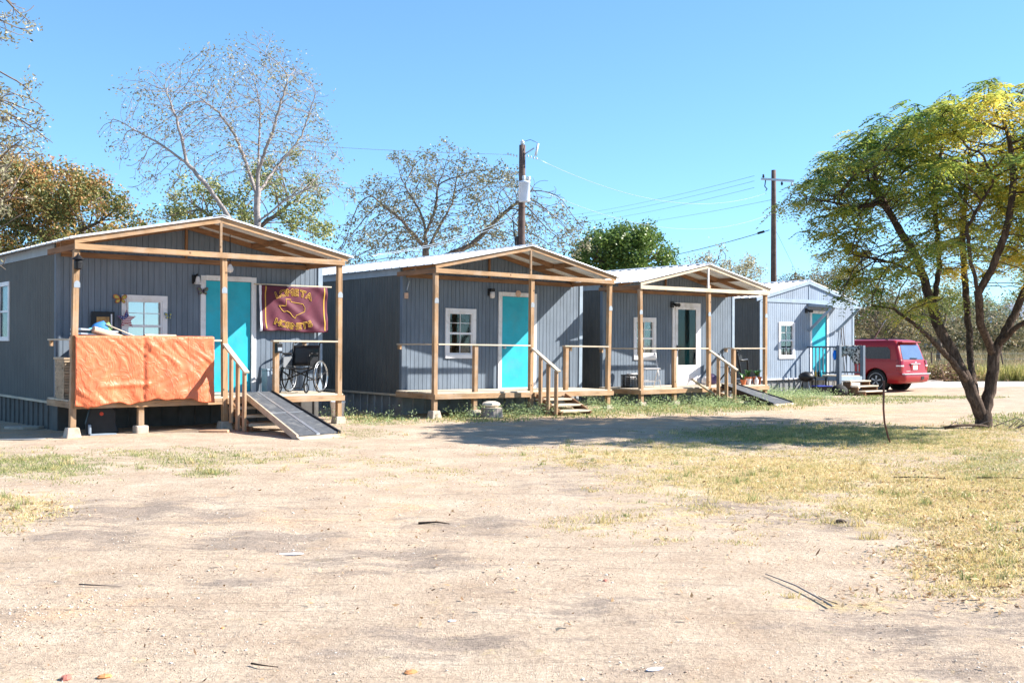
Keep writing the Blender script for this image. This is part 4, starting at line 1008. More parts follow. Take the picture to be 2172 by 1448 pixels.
# yellow patches as in the photo, near the crown's outer top and left tips
tb = np.clip(.34+.30*yel**2+.12*rgt.normal(size=nF), 0, 1)
for (px_, py_, rr, add) in ((2080, 270, 70, .45), (1960, 280, 60, .3), (1840, 350, 30, .45), (2120, 380, 60, .3), (1740, 440, 60, .2), (2200, 380, 60, .45), (1870, 610, 50, .12), (1990, 560, 80, .25), (2130, 560, 80, .35), (1800, 540, 50, .2), (1900, 650, 60, .2), (2050, 480, 60, .25)):
    q = np.array(at(px_, py_, D)); dd = np.hypot(c0[:, 0]-q[0], c0[:, 2]-q[2])/(rr*D/F); tb += add*np.exp(-dd**2)
rnd = rgt.random(nF)
for k in range(K):
    f_ = (k+1)/K; ctr = c0+out*(ln*f_)[:, None]+np.array([0, 0, -1.])*(ln*f_**2*.45)[:, None]
    for s in (-1, 1):
        d = side*s*.8+out*.55+np.array([0, 0, -.25])+rgt.normal(size=(nF, 3))*.15; d /= np.linalg.norm(d, axis=1)[:, None]
        n_ = np.cross(d, out); L = (.105*(1-.3*f_)*(.8+.4*rnd))[:, None]; wv = np.cross(d, n_); wv /= np.linalg.norm(wv, axis=1)[:, None]
        V.append(np.stack([ctr, ctr+d*L*.5+wv*L*.20, ctr+d*L, ctr+d*L*.5-wv*L*.20], 1)); TT.append(np.clip(tb+.06*rgt.normal(size=nF), 0, 1))
V = np.concatenate(V).reshape(-1, 3)
npmesh('crown', V-BT, np.arange(len(V)).reshape(-1, 4), LF['china'], t, [('tint', 'FACE', np.concatenate(TT))])

# ---------------------------------------------------------------- utility poles and wires
def utility_pole1():
    D = 40.5; x0 = at(1103, 700, D).x; top = at(1108, 308, D); g = g0(x0, D)
    t = thing('utility_pole', 'dark utility pole carrying a grey transformer behind the second cabin', 'utility pole', (x0, D, g), group='utility poles')
    h = top.z-g; tx = top.x-x0
    m = MB(); n = 10; m.tube([(tx*k/n, 0, h*k/n) for k in range(n+1)], [.165-.045*k/n for k in range(n+1)], 14); m.build('pole', M['pole'], t, smooth=True)
    cx, cz = at(1112, 410, D).x-x0, at(1112, 410, D).z-g
    m = MB(); hh = .38; m.lathe([(.02, -hh), (.20, -hh), (.215, -hh+.03), (.215, hh-.05), (.228, hh-.045), (.228, hh-.015), (.2, hh+.02), (.05, hh+.04)], 22, (cx, -.36, cz)); tr = m.build('transformer', M['trim_light'], t, smooth=True)
    for dx in (-.02, .17):
        b = MB(); b.lathe([(.02, 0), (.035, .03), (.075, .05), (.04, .08), (.08, .11), (.045, .14), (.075, .17), (.06, .2), (.01, .21)], 12, (cx+dx, -.36+(.1 if dx > 0 else -.05), cz+hh+.02)); b.build('bushing', M['insul'], tr, smooth=True)
    b = MB(); b.box(cx-.08, cx+.08, -.16, -.08, cz-.25, cz+.25); b.build('bracket', M['steel'], tr)
    b = MB(); b.lathe([(.02, 0), (.04, .03), (.1, .06), (.05, .09), (.1, .12), (.05, .15), (.03, .2)], 12, (tx, 0, h)); b.build('insulator', M['insul'], t, smooth=True)
    b = MB(); b.bar((tx+.08, 0, h-.35), (tx+.45, -.05, h-.12), .03, .05); b.build('cutout_bracket', M['steel'], t)
    b = MB(); b.tube([(tx+.50, -.06, h-.42), (tx+.60, -.06, h+.05)], .045, 10); b.build('fuse_cutout', M['insul'], t, smooth=True)
    for s, xx in ((1, .12), (-1, -.12)):
        b = MB(); zz = h-.42
        for k in range(4): b.lathe([(.015, -.03), (.05, -.01), (.05, .01), (.015, .03)], 10, (tx+xx+s*(.1+.11*k), 0, zz+(.03*k*-s)), Matrix.Rotation(R(90), 3, 'Y'))
        b.build('strain_insulator', M['insul'], t, smooth=True)
    b = MB(); b.tube([(-.17, -.02, .2), (tx*.5-.17, -.02, h*.62)], .05, 8); b.build('conduit', M['pole'], t, smooth=True)
    b = MB(); b.tube([(tx*.8-.13, -.05, h*.73), (tx*.7-.35, -.1, h*.7), (tx*.7-.25, -.12, h*.6), (tx*.5-.14, -.1, h*.5)], .022, 6)
    b.tube([(tx, 0, h+.12), (tx+.3, -.04, h+.2), (tx+.58, -.06, h+.08)], .01, 5); b.build('jumper_wire', M['black'], t, smooth=True)
    return Vector((x0+tx, D, g+h))
M['trim_light'] = paint('light_grey_enamel', (.52, .57, .66), .4, .05, 3, bmp=0)
M['insul'] = paint('pale_porcelain', (.55, .58, .62), .3, .1, 6, bmp=0)
top1 = utility_pole1()
D2 = 60; x2 = at(1641, 600, D2).x; gg2 = g0(x2, D2); h2 = at(1641, 361, D2).z-gg2
t = thing('utility_pole', 'plain dark utility pole with a pale crossarm, left of the farthest cabin roof', 'utility pole', (x2, D2, gg2), group='utility poles')
m = MB(); m.tube([(.05*k, 0, h2*k/6) if False else (0, 0, h2*k/6) for k in range(7)], [.20-.012*k for k in range(7)], 14); m.build('pole', M['pole'], t, smooth=True)
za = h2-.60; m = MB(); m.bar((-.75, -.17, za+.08), (1.1, -.17, za-.04), .1, .12); m.build('crossarm', M['steel'], t)
for xx in (-.62, .42, .98):
    m = MB(); m.lathe([(.02, -.02), (.05, .03), (.08, .08), (.04, .12), (.07, .16), (.02, .2)], 10, (xx, -.17, za+.1-.065*xx-.35*(xx > .3))); m.build('insulator', M['black'] if xx < .5 else M['insul'], t, smooth=True)
m = MB(); m.tube([(-.5, -.18, za), (-.55, -.2, za-.35), (-.42, -.2, za-.5), (-.5, -.2, za-.6)], .03, 6); m.build('jumper_wire', M['black'], t)
M['wire'] = paint('pale_wire', (.30, .36, .42), .4, .1, 5, metal=.5, bmp=0)
def wire(a, b, sag, label, r=.009, mat=None, n=24):
    a = Vector(a); b = Vector(b); m = MB(); pts = []
    for k in range(n+1):
        u = k/n; p = a.lerp(b, u); p.z -= sag*4*u*(1-u); pts.append(p)
    m.tube(pts, r, 5); return tag(m.build('power_line', mat or M['wire'], None, smooth=True), label, 'power line', 'power lines')
wire(at(1082, 328, 40.5), at(250, 275, 40.5), .15, 'pale power line running left from the top of the transformer pole')
wire(at(1098, 395, 40.4), at(640, 394, 40.5), .1, 'thin line running left just above the transformer')
wire(at(1136, 335, 40.4), at(1625, 410, D2-.2), 1.1, 'upper sagging pale line between the two utility poles')
wire(at(1150, 405, 40.3), at(1636, 453, D2-.2), 1.15, 'lower sagging pale line between the two utility poles')
for k, (ya, yb, lb) in enumerate(((460, 370, 'highest thin line rising from the left towards the pale crossarm'), (464, 384, 'second thin line rising towards the pale crossarm, close below the highest'), (472, 398, 'third thin line rising to the plain pole beneath the crossarm'), (483, 424, 'lowest of the thin lines rising to the plain pole'))):
    wire(at(1180+20*k, ya, 120), at(1600 if k < 3 else 1636, yb+(3 if k == 0 else 0), D2), .3, lb, .009, M['black'])
wire(at(1395, 548, 75), at(1632, 488, D2-.2), .1, 'dark cable with a black splice box left of the plain pole', .022, M['black'])
m = MB(); m.bar(at(1607, 495, D2-.2), at(1621, 491, D2-.2), .12, .13); tag(m.build('splice_box', M['black']), 'small black splice box hanging on the cable left of the plain pole', 'splice box')
wire(at(1097, 455, 40.3), cw(1, 2.0, 4.5, 3.2), .2, 'upper service cable falling from the transformer pole to the second cabin roof', .010, M['wire'])
wire(at(1096, 462, 40.3), cw(1, 1.0, 3.0, 3.0), .2, 'lower service cable falling from the transformer pole to the second cabin roof', .009, M['wire'])
wire(at(1646, 490, D2), at(1700, 600, D2+4), .0, 'thin guy wire on the right of the plain utility pole', .008, M['black'])

# ---------------------------------------------------------------- things on and around the porches
def place(root, i, x, y, z, rz=0):
    root.location = cw(i, x, y, z); root.rotation_euler = (0, 0, crz(i)+rz); return root
def simple(name, mb, mat, label, cat, i=None, pos=None, rz=0, group=None, **kw):
    o = mb.build(name, mat, None, **kw); tag(o, label, cat, group)
    if i is not None: place(o, i, *pos, rz)
    elif pos is not None: o.location = pos; o.rotation_euler = (0, 0, rz)
    return o
FRONT = Matrix(((1, 0, 0, 0), (0, 0, -1, 0), (0, 1, 0, 0), (0, 0, 0, 1)))   # polygon xy -> x,z with thickness towards -y
# orange sheet
M['orange'] = paint('orange_vinyl', (.62, .155, .065), .5, .12, 3, bmp=0, spec=.4)
def crease(m):
    nt_ = m.node_tree; b = nt_.nodes['Principled BSDF']; h = ramp(nt_, noise(nt_, 1.0, 3, .5, (5, 5, 3.4), dist=1.6), [(.40, 0.0), (.47, .8), (.5, 1.0), (.53, .7), (.62, .1)])
    h2 = noise(nt_, 9, 7, .7); h = mixrgb(nt_, .35, h, h2); bump(nt_, b, h, .35, .025)
crease(M['orange'])
def sheet():
    nx_, nz_ = 90, 50; vs = []
    for j in range(nz_+1):
        v = j/nz_
        for i in range(nx_+1):
            u = i/nx_; x = -.165+2.235*u; seam = math.exp(-((x-.90)/.03)**2)
            bot = -.06-.045*math.sin(x*3.3+.4)-.018*math.sin(x*17+1)*math.sin(x*5)-(.04 if x < .05 else 0)+.05*math.exp(-((x-.42)/.2)**2)-.02*math.sin(x*11); top = .985
            z = top+(bot-top)*v
            y = -.10-.030*math.sin(x*5+z*2+math.sin(x*2.3))*v*(.4+.6*v)-.004*math.sin(x*17+4*z+2*math.sin(z*5))*(.3+v)
            y += .022*seam-.025*math.exp(-((z-.18-.05*math.sin(x*2))/.035)**2)*(x < 1.0)*smooth(.0, .4, x)
            cr = math.sin(x*5+3*math.sin(z*4+x*2)+z*6); y -= .010*max(0, cr)**4+.006*math.sin(x*31+6*math.sin(z*7+x))*math.sin(z*13+x*5)
            if x > 1.0: y -= .014*max(0, math.sin((x*1.0-z*1.1)*5+1+math.sin(z*4)))**5
            if v < .05: y = -.10+(y+.10)*v/.05
            vs.append((x, y, z))
    n = nx_+1; fs = [(j*n+i, j*n+i+1, (j+1)*n+i+1, (j+1)*n+i) for j in range(nz_) for i in range(nx_)]
    # folded over the rail
    b = len(vs); 
    for i in range(n): x = vs[i][0]; vs.append((x, -.03, 1.0)); 
    for i in range(n): x = vs[i][0]; vs.append((x, .10, .995))
    for i in range(n): x = vs[i][0]; vs.append((x, .125, .80+.02*math.sin(x*7)))
    for r_ in range(3):
        for i in range(nx_):
            a = (i if r_ == 0 else b+(r_-1)*n+i); c = b+r_*n+i; fs.append((a, c, c+1, a+1))
    mb = MB(); mb.add(vs, fs); o = mb.build('plastic_sheet', M['orange'], None, smooth=True, solid=.003)
    place(o, 0, 0, -PD-.02, 0); tag(o, 'orange plastic sheet draped over the porch rail of the nearest cabin', 'sheet')
sheet()
# flag
M['flag'] = paint('maroon_cloth', (.095, .018, .036), .7, .15, 4, bmp=.2)
M['gold'] = paint('gold_cloth', (.55, .34, .05), .7, .08, 4, bmp=0)
M['white_cloth'] = paint('white_cloth', (.70, .70, .80), .8, .05, 4, bmp=0)
def fy(u, v): return -.03-.026*math.sin(u*7+v*5)*v-.012*math.sin(u*19-v*9)*v-.026*max(0, math.sin((u*.9-v*1.3)*6+1.2))**4-.016*max(0, math.sin((u*1.2+v*.9)*9))**4
def flag():
    t = thing('banner', 'maroon team banner with gold lettering hung beside the door of the nearest cabin', 'banner'); place(t, 0, 3.56, -.09, 0)
    FW, FH = 1.44, .86; Z1 = 1.985
    def pt(u, v, off=0): # u,v in metres from top left
        sag = -.012*math.sin(math.pi*u/FW)
        return (u+.035*v*(1-u/FW), fy(u, v)-off, Z1-v+sag*(1-v)+.02*v*math.sin(u*4))
    def patch(name, u0, u1, v0, v1, mat, off, par, nu=60, nv=40, **kw):
        m = MB(); vs = [pt(u0+(u1-u0)*i/nu, v0+(v1-v0)*j/nv, off) for j in range(nv+1) for i in range(nu+1)]; n = nu+1
        m.add(vs, [(j*n+i, (j+1)*n+i, (j+1)*n+i+1, j*n+i+1) for j in range(nv) for i in range(nu)])
        return m.build(name, mat, par, smooth=True, solid=.0015)
    cl = patch('cloth', .045, FW, 0, FH, M['flag'], 0, t)
    patch('hem', 0, .045, 0, FH, M['white_cloth'], 0, t, 3)
    patch('stripe', .115, .135, .01, FH-.04, M['gold'], .002, cl, 2)
    patch('stripe', FW-.085, FW-.06, .01, FH-.03, M['gold'], .002, cl, 2)
    m = MB(); m.bar((-.08, -.01, Z1+.016), (FW+.10, -.01, Z1+.016), .03, .022); m.build('pole', M['pale_x'], t)
    def line(pts, r, name, close=False):
        m = MB(); P = []
        for a, b in zip(pts[:-1], pts[1:]):
            for k in range(4): P.append(pt(a[0]+(b[0]-a[0])*k/4, a[1]+(b[1]-a[1])*k/4, .004))
        P.append(pt(*pts[-1], .004)); m.tube(P, r, 5, closed=False); m.build(name, M['gold'], cl)
    # state outline
    ox, oy, s = .40, .17, .60
    tx = [(.22, 0), (.22, .33), (0, .33), (.08, .50), (.17, .62), (.27, .58), (.36, .66), (.43, .83), (.52, .92), (.54, .78), (.70, .66), (.84, .56), (.86, .38), (.80, .20), (.60, .16), (.40, .12), (.40, 0), (.22, 0)]
    line([(ox+a*s*1.05, oy+.075+b*s*.66) for a, b in tx], .006, 'emblem')
    # lettering
    def word(txt, cx, base, r, arc, size):
        n = len(txt)
        for k, ch in enumerate(txt):
            a = (k-(n-1)/2)/(n-1)*arc; u = cx+r*math.sin(a); v = base+(r*(1-math.cos(a)) if r > 0 else r*(1-math.cos(a))) if True else 0
            cu = bpy.data.curves.new('c', 'FONT'); cu.body = ch; cu.size = size; cu.align_x = 'CENTER'; cu.align_y = 'CENTER'; cu.extrude = 0; cu.fill_mode = 'NONE'; cu.bevel_depth = .0045; cu.bevel_resolution = 1; cu.offset = .004
            ob = bpy.data.objects.new('c', cu); COL.objects.link(ob); bpy.context.view_layer.update()
            me = bpy.data.meshes.new_from_object(ob.evaluated_get(bpy.context.evaluated_depsgraph_get())); bpy.data.objects.remove(ob); bpy.data.curves.remove(cu)
            ca, sa = math.cos(-a if r > 0 else -a), math.sin(-a)
            for v_ in me.vertices:
                x, y = v_.co.x*1.12, v_.co.y; d = v_.co.z; q = pt(u+(x*ca-y*sa), v-(x*sa+y*ca), .005+d); v_.co = q
            me.materials.clear(); me.materials.append(M['gold'])
            o = bpy.data.objects.new('letter', me); COL.objects.link(o); o.parent = cl
    word('LOMETA', .70, .115, .95, .72, .175); word('HORNETS', .71, .765, -.95, -.74, .165)
    return t
flag()
# wheelchair
def wheelchair():
    t = thing('wheelchair', 'folded-out black wheelchair on the right end of the nearest porch', 'wheelchair'); place(t, 0, 4.16, -.66, -.003, R(-55))
    b = M['black']; hw = .27; WR = .30
    for s in (-1, 1):
        wm = MB(); x = s*(hw+.045); c = (x, .12, WR)
        wm.tube([(x, .12+WR*.965*math.cos(a), WR+WR*.965*math.sin(a)) for a in np.linspace(0, 2*math.pi, 36, endpoint=False)], .012, 8, closed=True); wh = wm.build('wheel', M['rubber'], t, smooth=True)
        r = MB(); r.tube([(x, .12+WR*.91*math.cos(a), WR+WR*.91*math.sin(a)) for a in np.linspace(0, 2*math.pi, 30, endpoint=False)], .008, 6, closed=True)
        r.build('rim', M['steel'], wh, smooth=True)
        r = MB(); r.tube([(x+s*.03, .12+WR*.86*math.cos(a), WR+WR*.86*math.sin(a)) for a in np.linspace(0, 2*math.pi, 30, endpoint=False)], .007, 6, closed=True); r.build('push_rim', M['chrome'], wh, smooth=True)
        for k in range(5):
            a = k*2*math.pi/5+.3; r = MB(); r.bar((x, .12, WR), (x, .12+WR*.92*math.cos(a), WR+WR*.92*math.sin(a)), .03, .012, (1, 0, 0)); r.build('spoke', M['black'], wh)
        h = MB(); h.lathe([(.035, -.03), (.035, .03)], 12, c, Matrix.Rotation(R(90), 3, 'Y')); h.build('hub', M['steel'], wh)
        cm = MB(); cx = s*(hw-.0); cm.tube([(cx, -.36+.08*math.cos(a), .095+.08*math.sin(a)) for a in np.linspace(0, 2*math.pi, 20, endpoint=False)], .014, 8, closed=True)
        ca = cm.build('caster', M['rubber'], t, smooth=True)
        d = MB(); d.lathe([(.06, -.008), (.06, .008)], 14, (cx, -.36, .095), Matrix.Rotation(R(90), 3, 'Y')); d.build('rim', M['steel'], ca)
        fr = MB()
        fr.tube([(s*hw, -.34, .17), (s*hw, -.32, .24), (s*hw, -.28, .46)], .013, 8); fr.tube([(s*hw, -.30, .24), (s*hw, .14, .24)], .012, 8)
        fr.tube([(s*hw, -.30, .46), (s*hw, .16, .46)], .012, 8); fr.tube([(s*hw, .14, .20), (s*hw, .16, .50), (s*hw, .19, .90), (s*hw, .23, .93), (s*hw, .30, .93)], .013, 8)
        fr.tube([(s*hw, -.25, .46), (s*hw, -.26, .66), (s*hw, -.22, .70), (s*hw, .10, .70), (s*hw, .15, .66)], .011, 8)
        fr.build('side_frame', b, t, smooth=True)
        ar = MB(); ar.box(s*hw-.025, s*hw+.025, -.20, .10, .705, .735); ar.build('armrest', b, t, bevel=.008)
        gd = MB(); gd.box(s*hw-.004, s*hw+.004, -.20, .13, .47, .66); gd.build('side_guard', M['steel'] if s < 0 else b, t)
        g = MB(); g.tube([(s*hw, .24, .93), (s*hw, .34, .93)], .019, 8); g.build('handgrip', b, t, smooth=True)
        f = MB(); f.bar((s*hw, -.33, .40), (s*(hw-.01), -.47, .12), .022, .022); f.box(s*.17-.075, s*.17+.075, -.56, -.40, .10, .112); f.build('footrest', b, t)
    st = MB()
    n = 10; vs = []
    for j in (0, 1):
        for i in range(n+1): u = i/n; vs.append((-hw+2*hw*u, -.29+.42*j, .47-.035*math.sin(math.pi*u)))
    st.add(vs, [(i, i+1, n+2+i, n+1+i) for i in range(n)]); st.build('seat', M['vinyl'], t, smooth=True, solid=.012)
    bk = MB(); vs = []
    for j in range(6):
        for i in range(n+1): u = i/n; vs.append((-hw+2*hw*u, .165+.05*math.sin(math.pi*u)+.03*j/5, .49+.38*j/5))
    bk.add(vs, [(j*(n+1)+i, j*(n+1)+i+1, (j+1)*(n+1)+i+1, (j+1)*(n+1)+i) for j in range(5) for i in range(n)]); bk.build('backrest', M['vinyl'], t, smooth=True, solid=.012)
    for s in (-1, 1):
        x = MB(); x.tube([(-s*hw, -.05-.02*s, .24), (s*hw, -.05-.02*s, .45)], .012, 8); x.build('cross_brace', b, t, smooth=True)
M['vinyl'] = paint('black_vinyl', (.016, .016, .018), .38, .2, 4, bmp=.1, spec=.5)
wheelchair()
# folding ramps
M['grit'] = paint('black_grit_tread', (.075, .080, .090), .8, .3, 12, bmp=.6, dirt=(.17, .165, .16))
M['alu'] = paint('aluminium', (.52, .54, .57), .35, .1, 4, metal=.8, bmp=.05)
M['alu_dull'] = paint('dull_aluminium', (.50, .40, .30), .6, .2, 6, metal=.2, bmp=.05)
def ramp_thing(i, tl, tr, bl, br, zt, zb, label, stripe=True, mesh=False):
    """corners in cabin coordinates (x,y) top left/right on the deck, bottom left/right on the ground"""
    t = thing('ramp', label, 'ramp', group='wheelchair ramps'); place(t, i, 0, 0, 0)
    TL, TR, BL, BR = Vector((*tl, zt)), Vector((*tr, zt)), Vector((*bl, zb)), Vector((*br, zb))
    def q(u, v, dz=0): return (TL.lerp(TR, u)).lerp(BL.lerp(BR, u), v)+Vector((0, 0, dz))
    def slab(name, u0, u1, v0, v1, d0, d1, mat, par, **k):
        m = MB(); m.add([q(u0, v0, d0), q(u1, v0, d0), q(u1, v1, d0), q(u0, v1, d0), q(u0, v0, d1), q(u1, v0, d1), q(u1, v1, d1), q(u0, v1, d1)], [(3, 2, 1, 0), (4, 5, 6, 7), (0, 1, 5, 4), (1, 2, 6, 5), (2, 3, 7, 6), (3, 0, 4, 7)])
        return m.build(name, mat, par, **k)
    if stripe:
        for u0, u1 in ((.045, .46), (.54, .955)):
            for v0, v1 in ((0, .495), (.505, .97)): slab('panel', u0, u1, v0, v1, .0, .02, M['grit'], t)
        slab('center_hinge', .462, .538, 0, .97, .0, .026, M['alu'], t)
        slab('cross_hinge', .045, .46, .496, .504, .003, .024, M['alu'], t)
        slab('cross_hinge', .54, .955, .496, .504, .003, .024, M['alu'], t)
    else:
        slab('panel', .045, .955, 0, .97, .0, .02, M['grit'], t)
    slab('edge_rail', 0, .043, 0, .985, -.07, .035, M['alu_dull'] if stripe else M['black'], t); slab('edge_rail', .957, 1, 0, .985, -.07, .045, M['black'], t)
    slab('toe_plate', .0, 1.0, .986, 1.05, -.02, .008, M['alu_dull'], t)
    return t
ramp_thing(0, (2.62, -1.46), (3.18, -1.42), (2.34, -3.92), (3.20, -3.78), .03, -.555, 'black folding ramp with an aluminium seam in front of the nearest cabin')
ramp_thing(2, (2.72, -1.43), (3.24, -1.43), (2.78, -3.0), (3.80, -2.80), .03, -.41, 'black gritty ramp with raised edges at the third porch', stripe=False)
# clutter on the nearest porch
m = MB()
def roll(name, a, b, r, mat, label, cat, i=0):
    A = cw(i, *a); B = cw(i, *b); m = MB(); sp = []
    m.tube([A+(B-A)*k/6 for k in range(7)], [r*(1+.04*math.sin(k*2)) for k in range(7)], 18); d = (B-A).normalized()
    m.tube([A-d*.01, A], [r*.35, r*.35], 10)
    return tag(m.build(name, mat, None, smooth=False), label, cat)
M['carpet'] = paint('pinkish_tan_carpet', (.56, .37, .27), .95, .15, 20, bmp=.5)
roll('rolled_carpet', (.22, -1.15, 1.10), (1.05, -1.0, .86), .055, M['carpet'], 'pink-tan rolled carpet lying above the left end of the orange sheet', 'rolled carpet')
roll('rolled_carpet', (1.05, -1.12, 1.0), (1.60, -1.05, 1.0), .035, M['carpet'], 'thin grey-tan rolled mat on the rail below the nearest window', 'rolled mat')
m = MB(); m.bar((.0, -1.0, 1.10), (.62, -.9, 1.06), .35, .03); m.bar((.0, -1.0, 1.03), (.55, -.9, 1.0), .35, .025); simple('folding_table', m, M['steel'], 'grey folded table top behind the left post of the nearest porch', 'folding table', 0, (0, 0, 0))
# support boxes under the clutter
m = MB(); m.box(-.02, .75, -.98, -.45, 0, .62); simple('storage_tote', m, M['dark'], 'dark storage tote beneath the clutter behind the orange sheet', 'storage tote', 0, (0, 0, 0), bevel=.02)
m = MB(); m.box(.05, .72, -.9, -.5, .625, .98); simple('cardboard_box', m, M['carpet'], 'cardboard box on the dark tote under the folded table', 'box', 0, (0, 0, 0), bevel=.01)
def bag():
    t = thing('folded_camp_chair', 'blue and green folded camp chair leaning above the orange sheet', 'camp chair'); place(t, 0, .42, -.80, 1.0)
    for nm, col, x, h, r in (('blue_fabric', (.03, .16, .42), 0, .30, .15), ('green_fabric', (.16, .26, .10), .09, .28, .10), ('light_blue_fabric', (.12, .50, .68), -.09, .20, .12)):
        M[nm] = paint(nm, col, .7, .1, 6, bmp=.2)
        m = MB(); n = 12
        pr = [(r*math.sin(math.pi*k/n)+.004, h*k/n*1.0-.04) for k in range(n+1)]
        m.lathe(pr, 14, (x, .03*x, 0), Matrix.Diagonal((1, .5, 1)).to_3x3() @ Matrix.Rotation(R(18), 3, 'Y')); m.build('fabric', M[nm], t, smooth=True)
    for k, (dz, L) in enumerate(((.16, .62), (.12, .58), (.09, .50))):
        m = MB(); m.tube([(.10, -.05+.02*k, dz+.03), (.10+L*.8, -.03+.03*k, dz-.17)], .012, 8); m.build('frame_tube', M['pale_x'] if k == 0 else M['black'], t, smooth=True)
bag()
def picture():
    t = thing('picture_frame', 'black framed picture in orange tones leaning on the wall above the orange sheet', 'picture frame'); place(t, 0, .735, -.05, 1.0)
    m = MB(); m.box(-.19, .19, -.02, .0, 0, .42); m.build('frame', M['black'], t, bevel=.004)
    m = MB(); m.box(-.11, .10, -.023, -.0205, .12, .33); m.build('picture', paint('amber_print', (.42, .22, .07), .5, .5, 14, bmp=0), t)
    m = MB(); m.box(.125, .150, -.023, -.0205, .03, .38); m.build('mat_edge', M['white'], t)
picture()
m = MB(); m.box(-.19, -.02+.94, -.30, -.05, .62, .98); 
m = MB(); m.box(.45, 1.0, -.32, -.06, 0, .99); simple('cabinet', m, M['dark'], 'dark low cabinet against the wall under the black framed picture', 'cabinet', 0, (0, 0, 0), bevel=.01)
# wicker hamper
def hamper():
    t = thing('wicker_hamper', 'tall wicker hamper leaning at the left end of the nearest porch', 'hamper'); place(t, 0, -.02, -.62, .0)
    mw = wood('wicker', (.52, .40, .28), 0, .5)
    m = MB(); n = 14
    for k in range(n):
        z0 = .62*k/n; s0 = .20+.05*k/n; o = .012 if k % 2 else 0
        m.box(-.10-o, .02+o, -s0-o, s0+o, z0, z0+.62/n-.006)
    for y in np.linspace(-.22, .22, 8): m.box(-.118, -.113, y-.012, y+.012, .0, .62)
    b = m.build('basket', mw, t)
    m = MB(); m.box(-.13, .04, -.27, .27, .62, .66); m.build('rim', mw, t, bevel=.01)
hamper()
# butterflies
def butterfly(i, x, y, z, s, cols, label, rz=0):
    t = thing('butterfly_ornament', label, 'wall ornament', group='metal butterflies on the nearest cabin'); place(t, i, x, y, z, rz)
    up = [(0, 0), (.25, .45), (.55, .62), (.85, .60), (.95, .35), (.75, .05), (.35, -.02)]; lo = [(0, 0), (.35, -.05), (.62, -.12), (.70, -.38), (.48, -.55), (.22, -.42), (.05, -.15)]
    for sg in (-1, 1):
        for k, poly in enumerate((up, lo)):
            m = MB(); P = [(sg*a*s, b*s) for a, b in poly]; m.prism(P if sg > 0 else P[::-1], .003, FRONT @ Matrix.Rotation(R(14*sg), 4, 'Y')); w_ = m.build('wing', cols[0], t)
            c = np.mean(poly, axis=0); m = MB(); P = [(sg*(c[0]+(a-c[0])*.62)*s, (c[1]+(b-c[1])*.62)*s) for a, b in poly]; m.prism(P if sg > 0 else P[::-1], .003, Matrix.Translation((0, -.0035, 0)) @ FRONT @ Matrix.Rotation(R(14*sg), 4, 'Y')); m.build('wing_spot', cols[1], w_)
    m = MB(); m.tube([(0, -.006, -.35*s), (0, -.01, .1*s), (0, -.008, .35*s)], [.05*s, .09*s, .05*s], 8); m.build('body', M['black'], t, smooth=True)
o1 = paint('orange_enamel', (.42, .13, .03), .5, .2, 20, bmp=0); o2 = paint('yellow_green_enamel', (.45, .40, .08), .5, .2, 20, bmp=0); o3 = paint('dull_purple_enamel', (.10, .06, .10), .5, .3, 20, bmp=0); o4 = paint('dull_green_enamel', (.12, .16, .09), .5, .3, 20, bmp=0); o5 = paint('blue_enamel', (.12, .22, .34), .5, .3, 20, bmp=0)
butterfly(0, 1.03, -.06, 1.64, .13, (o1, o2), 'orange and yellow metal butterfly at the upper left corner of the nearest window')
butterfly(0, 1.87, -.06, 1.37, .10, (o5, o2), 'small pale blue butterfly on the right side of the nearest window', R(25))
butterfly(0, 2.50, -.06, 1.83, .12, (o3, o4), 'dark purple and green butterfly beside the turquoise door of the nearest cabin')
# star ornament
def star():
    t = thing('star_ornament', 'flag patterned metal star hanging in front of the nearest window', 'wall ornament'); place(t, 0, 1.12, -.09, 1.30)
    red = paint('red_enamel', (.35, .03, .04), .5, .1, 20, bmp=0); wh = M['white']; bl = paint('navy_enamel', (.03, .04, .16), .5, .1, 20, bmp=0)
    S = .17; P = [((S if k % 2 == 0 else S*.42)*math.sin(k*math.pi/5), (S if k % 2 == 0 else S*.42)*math.cos(k*math.pi/5)) for k in range(10)]
    m = MB(); m.prism(P[::-1], .006, FRONT); m.build('star', red, t)
    def width(z):
        xs = []
        for a, b in zip(P, P[1:]+P[:1]):
            if (a[1]-z)*(b[1]-z) < 0: xs.append(a[0]+(b[0]-a[0])*(z-a[1])/(b[1]-a[1]))
        return sorted(xs)
    for k in range(6):
        z = .045-.032*k; xs = width(z)
        for a, b in zip(xs[::2], xs[1::2]):
            m = MB(); m.box(max(a+.006, -.2), b-.006, -.0085, -.0065, z-.007, z+.007); m.build('stripe', wh, t)
    m = MB(); m.prism([(0, .165), (-.036, .052), (-.155, .050), (-.062, -.018), (.0, .02), (.03, .055)], .002, Matrix.Translation((0, -.009, 0)) @ FRONT); b = m.build('star_field', bl, t)
    for (x_, z_) in ((-.09, .035), (-.05, .045), (-.01, .05), (0, .09), (0, .12), (-.06, .01), (-.03, .02)): 
        m = MB(); m.lathe([(.006, 0), (.006, .002)], 8, (x_, -.0115, z_), Matrix.Rotation(R(90), 3, 'X')); m.build('dot', wh, b)
    m = MB(); m.tube([(0, -.004, .16), (0, .03, .42)], .003, 5); m.build('string', M['black'], t)
star()
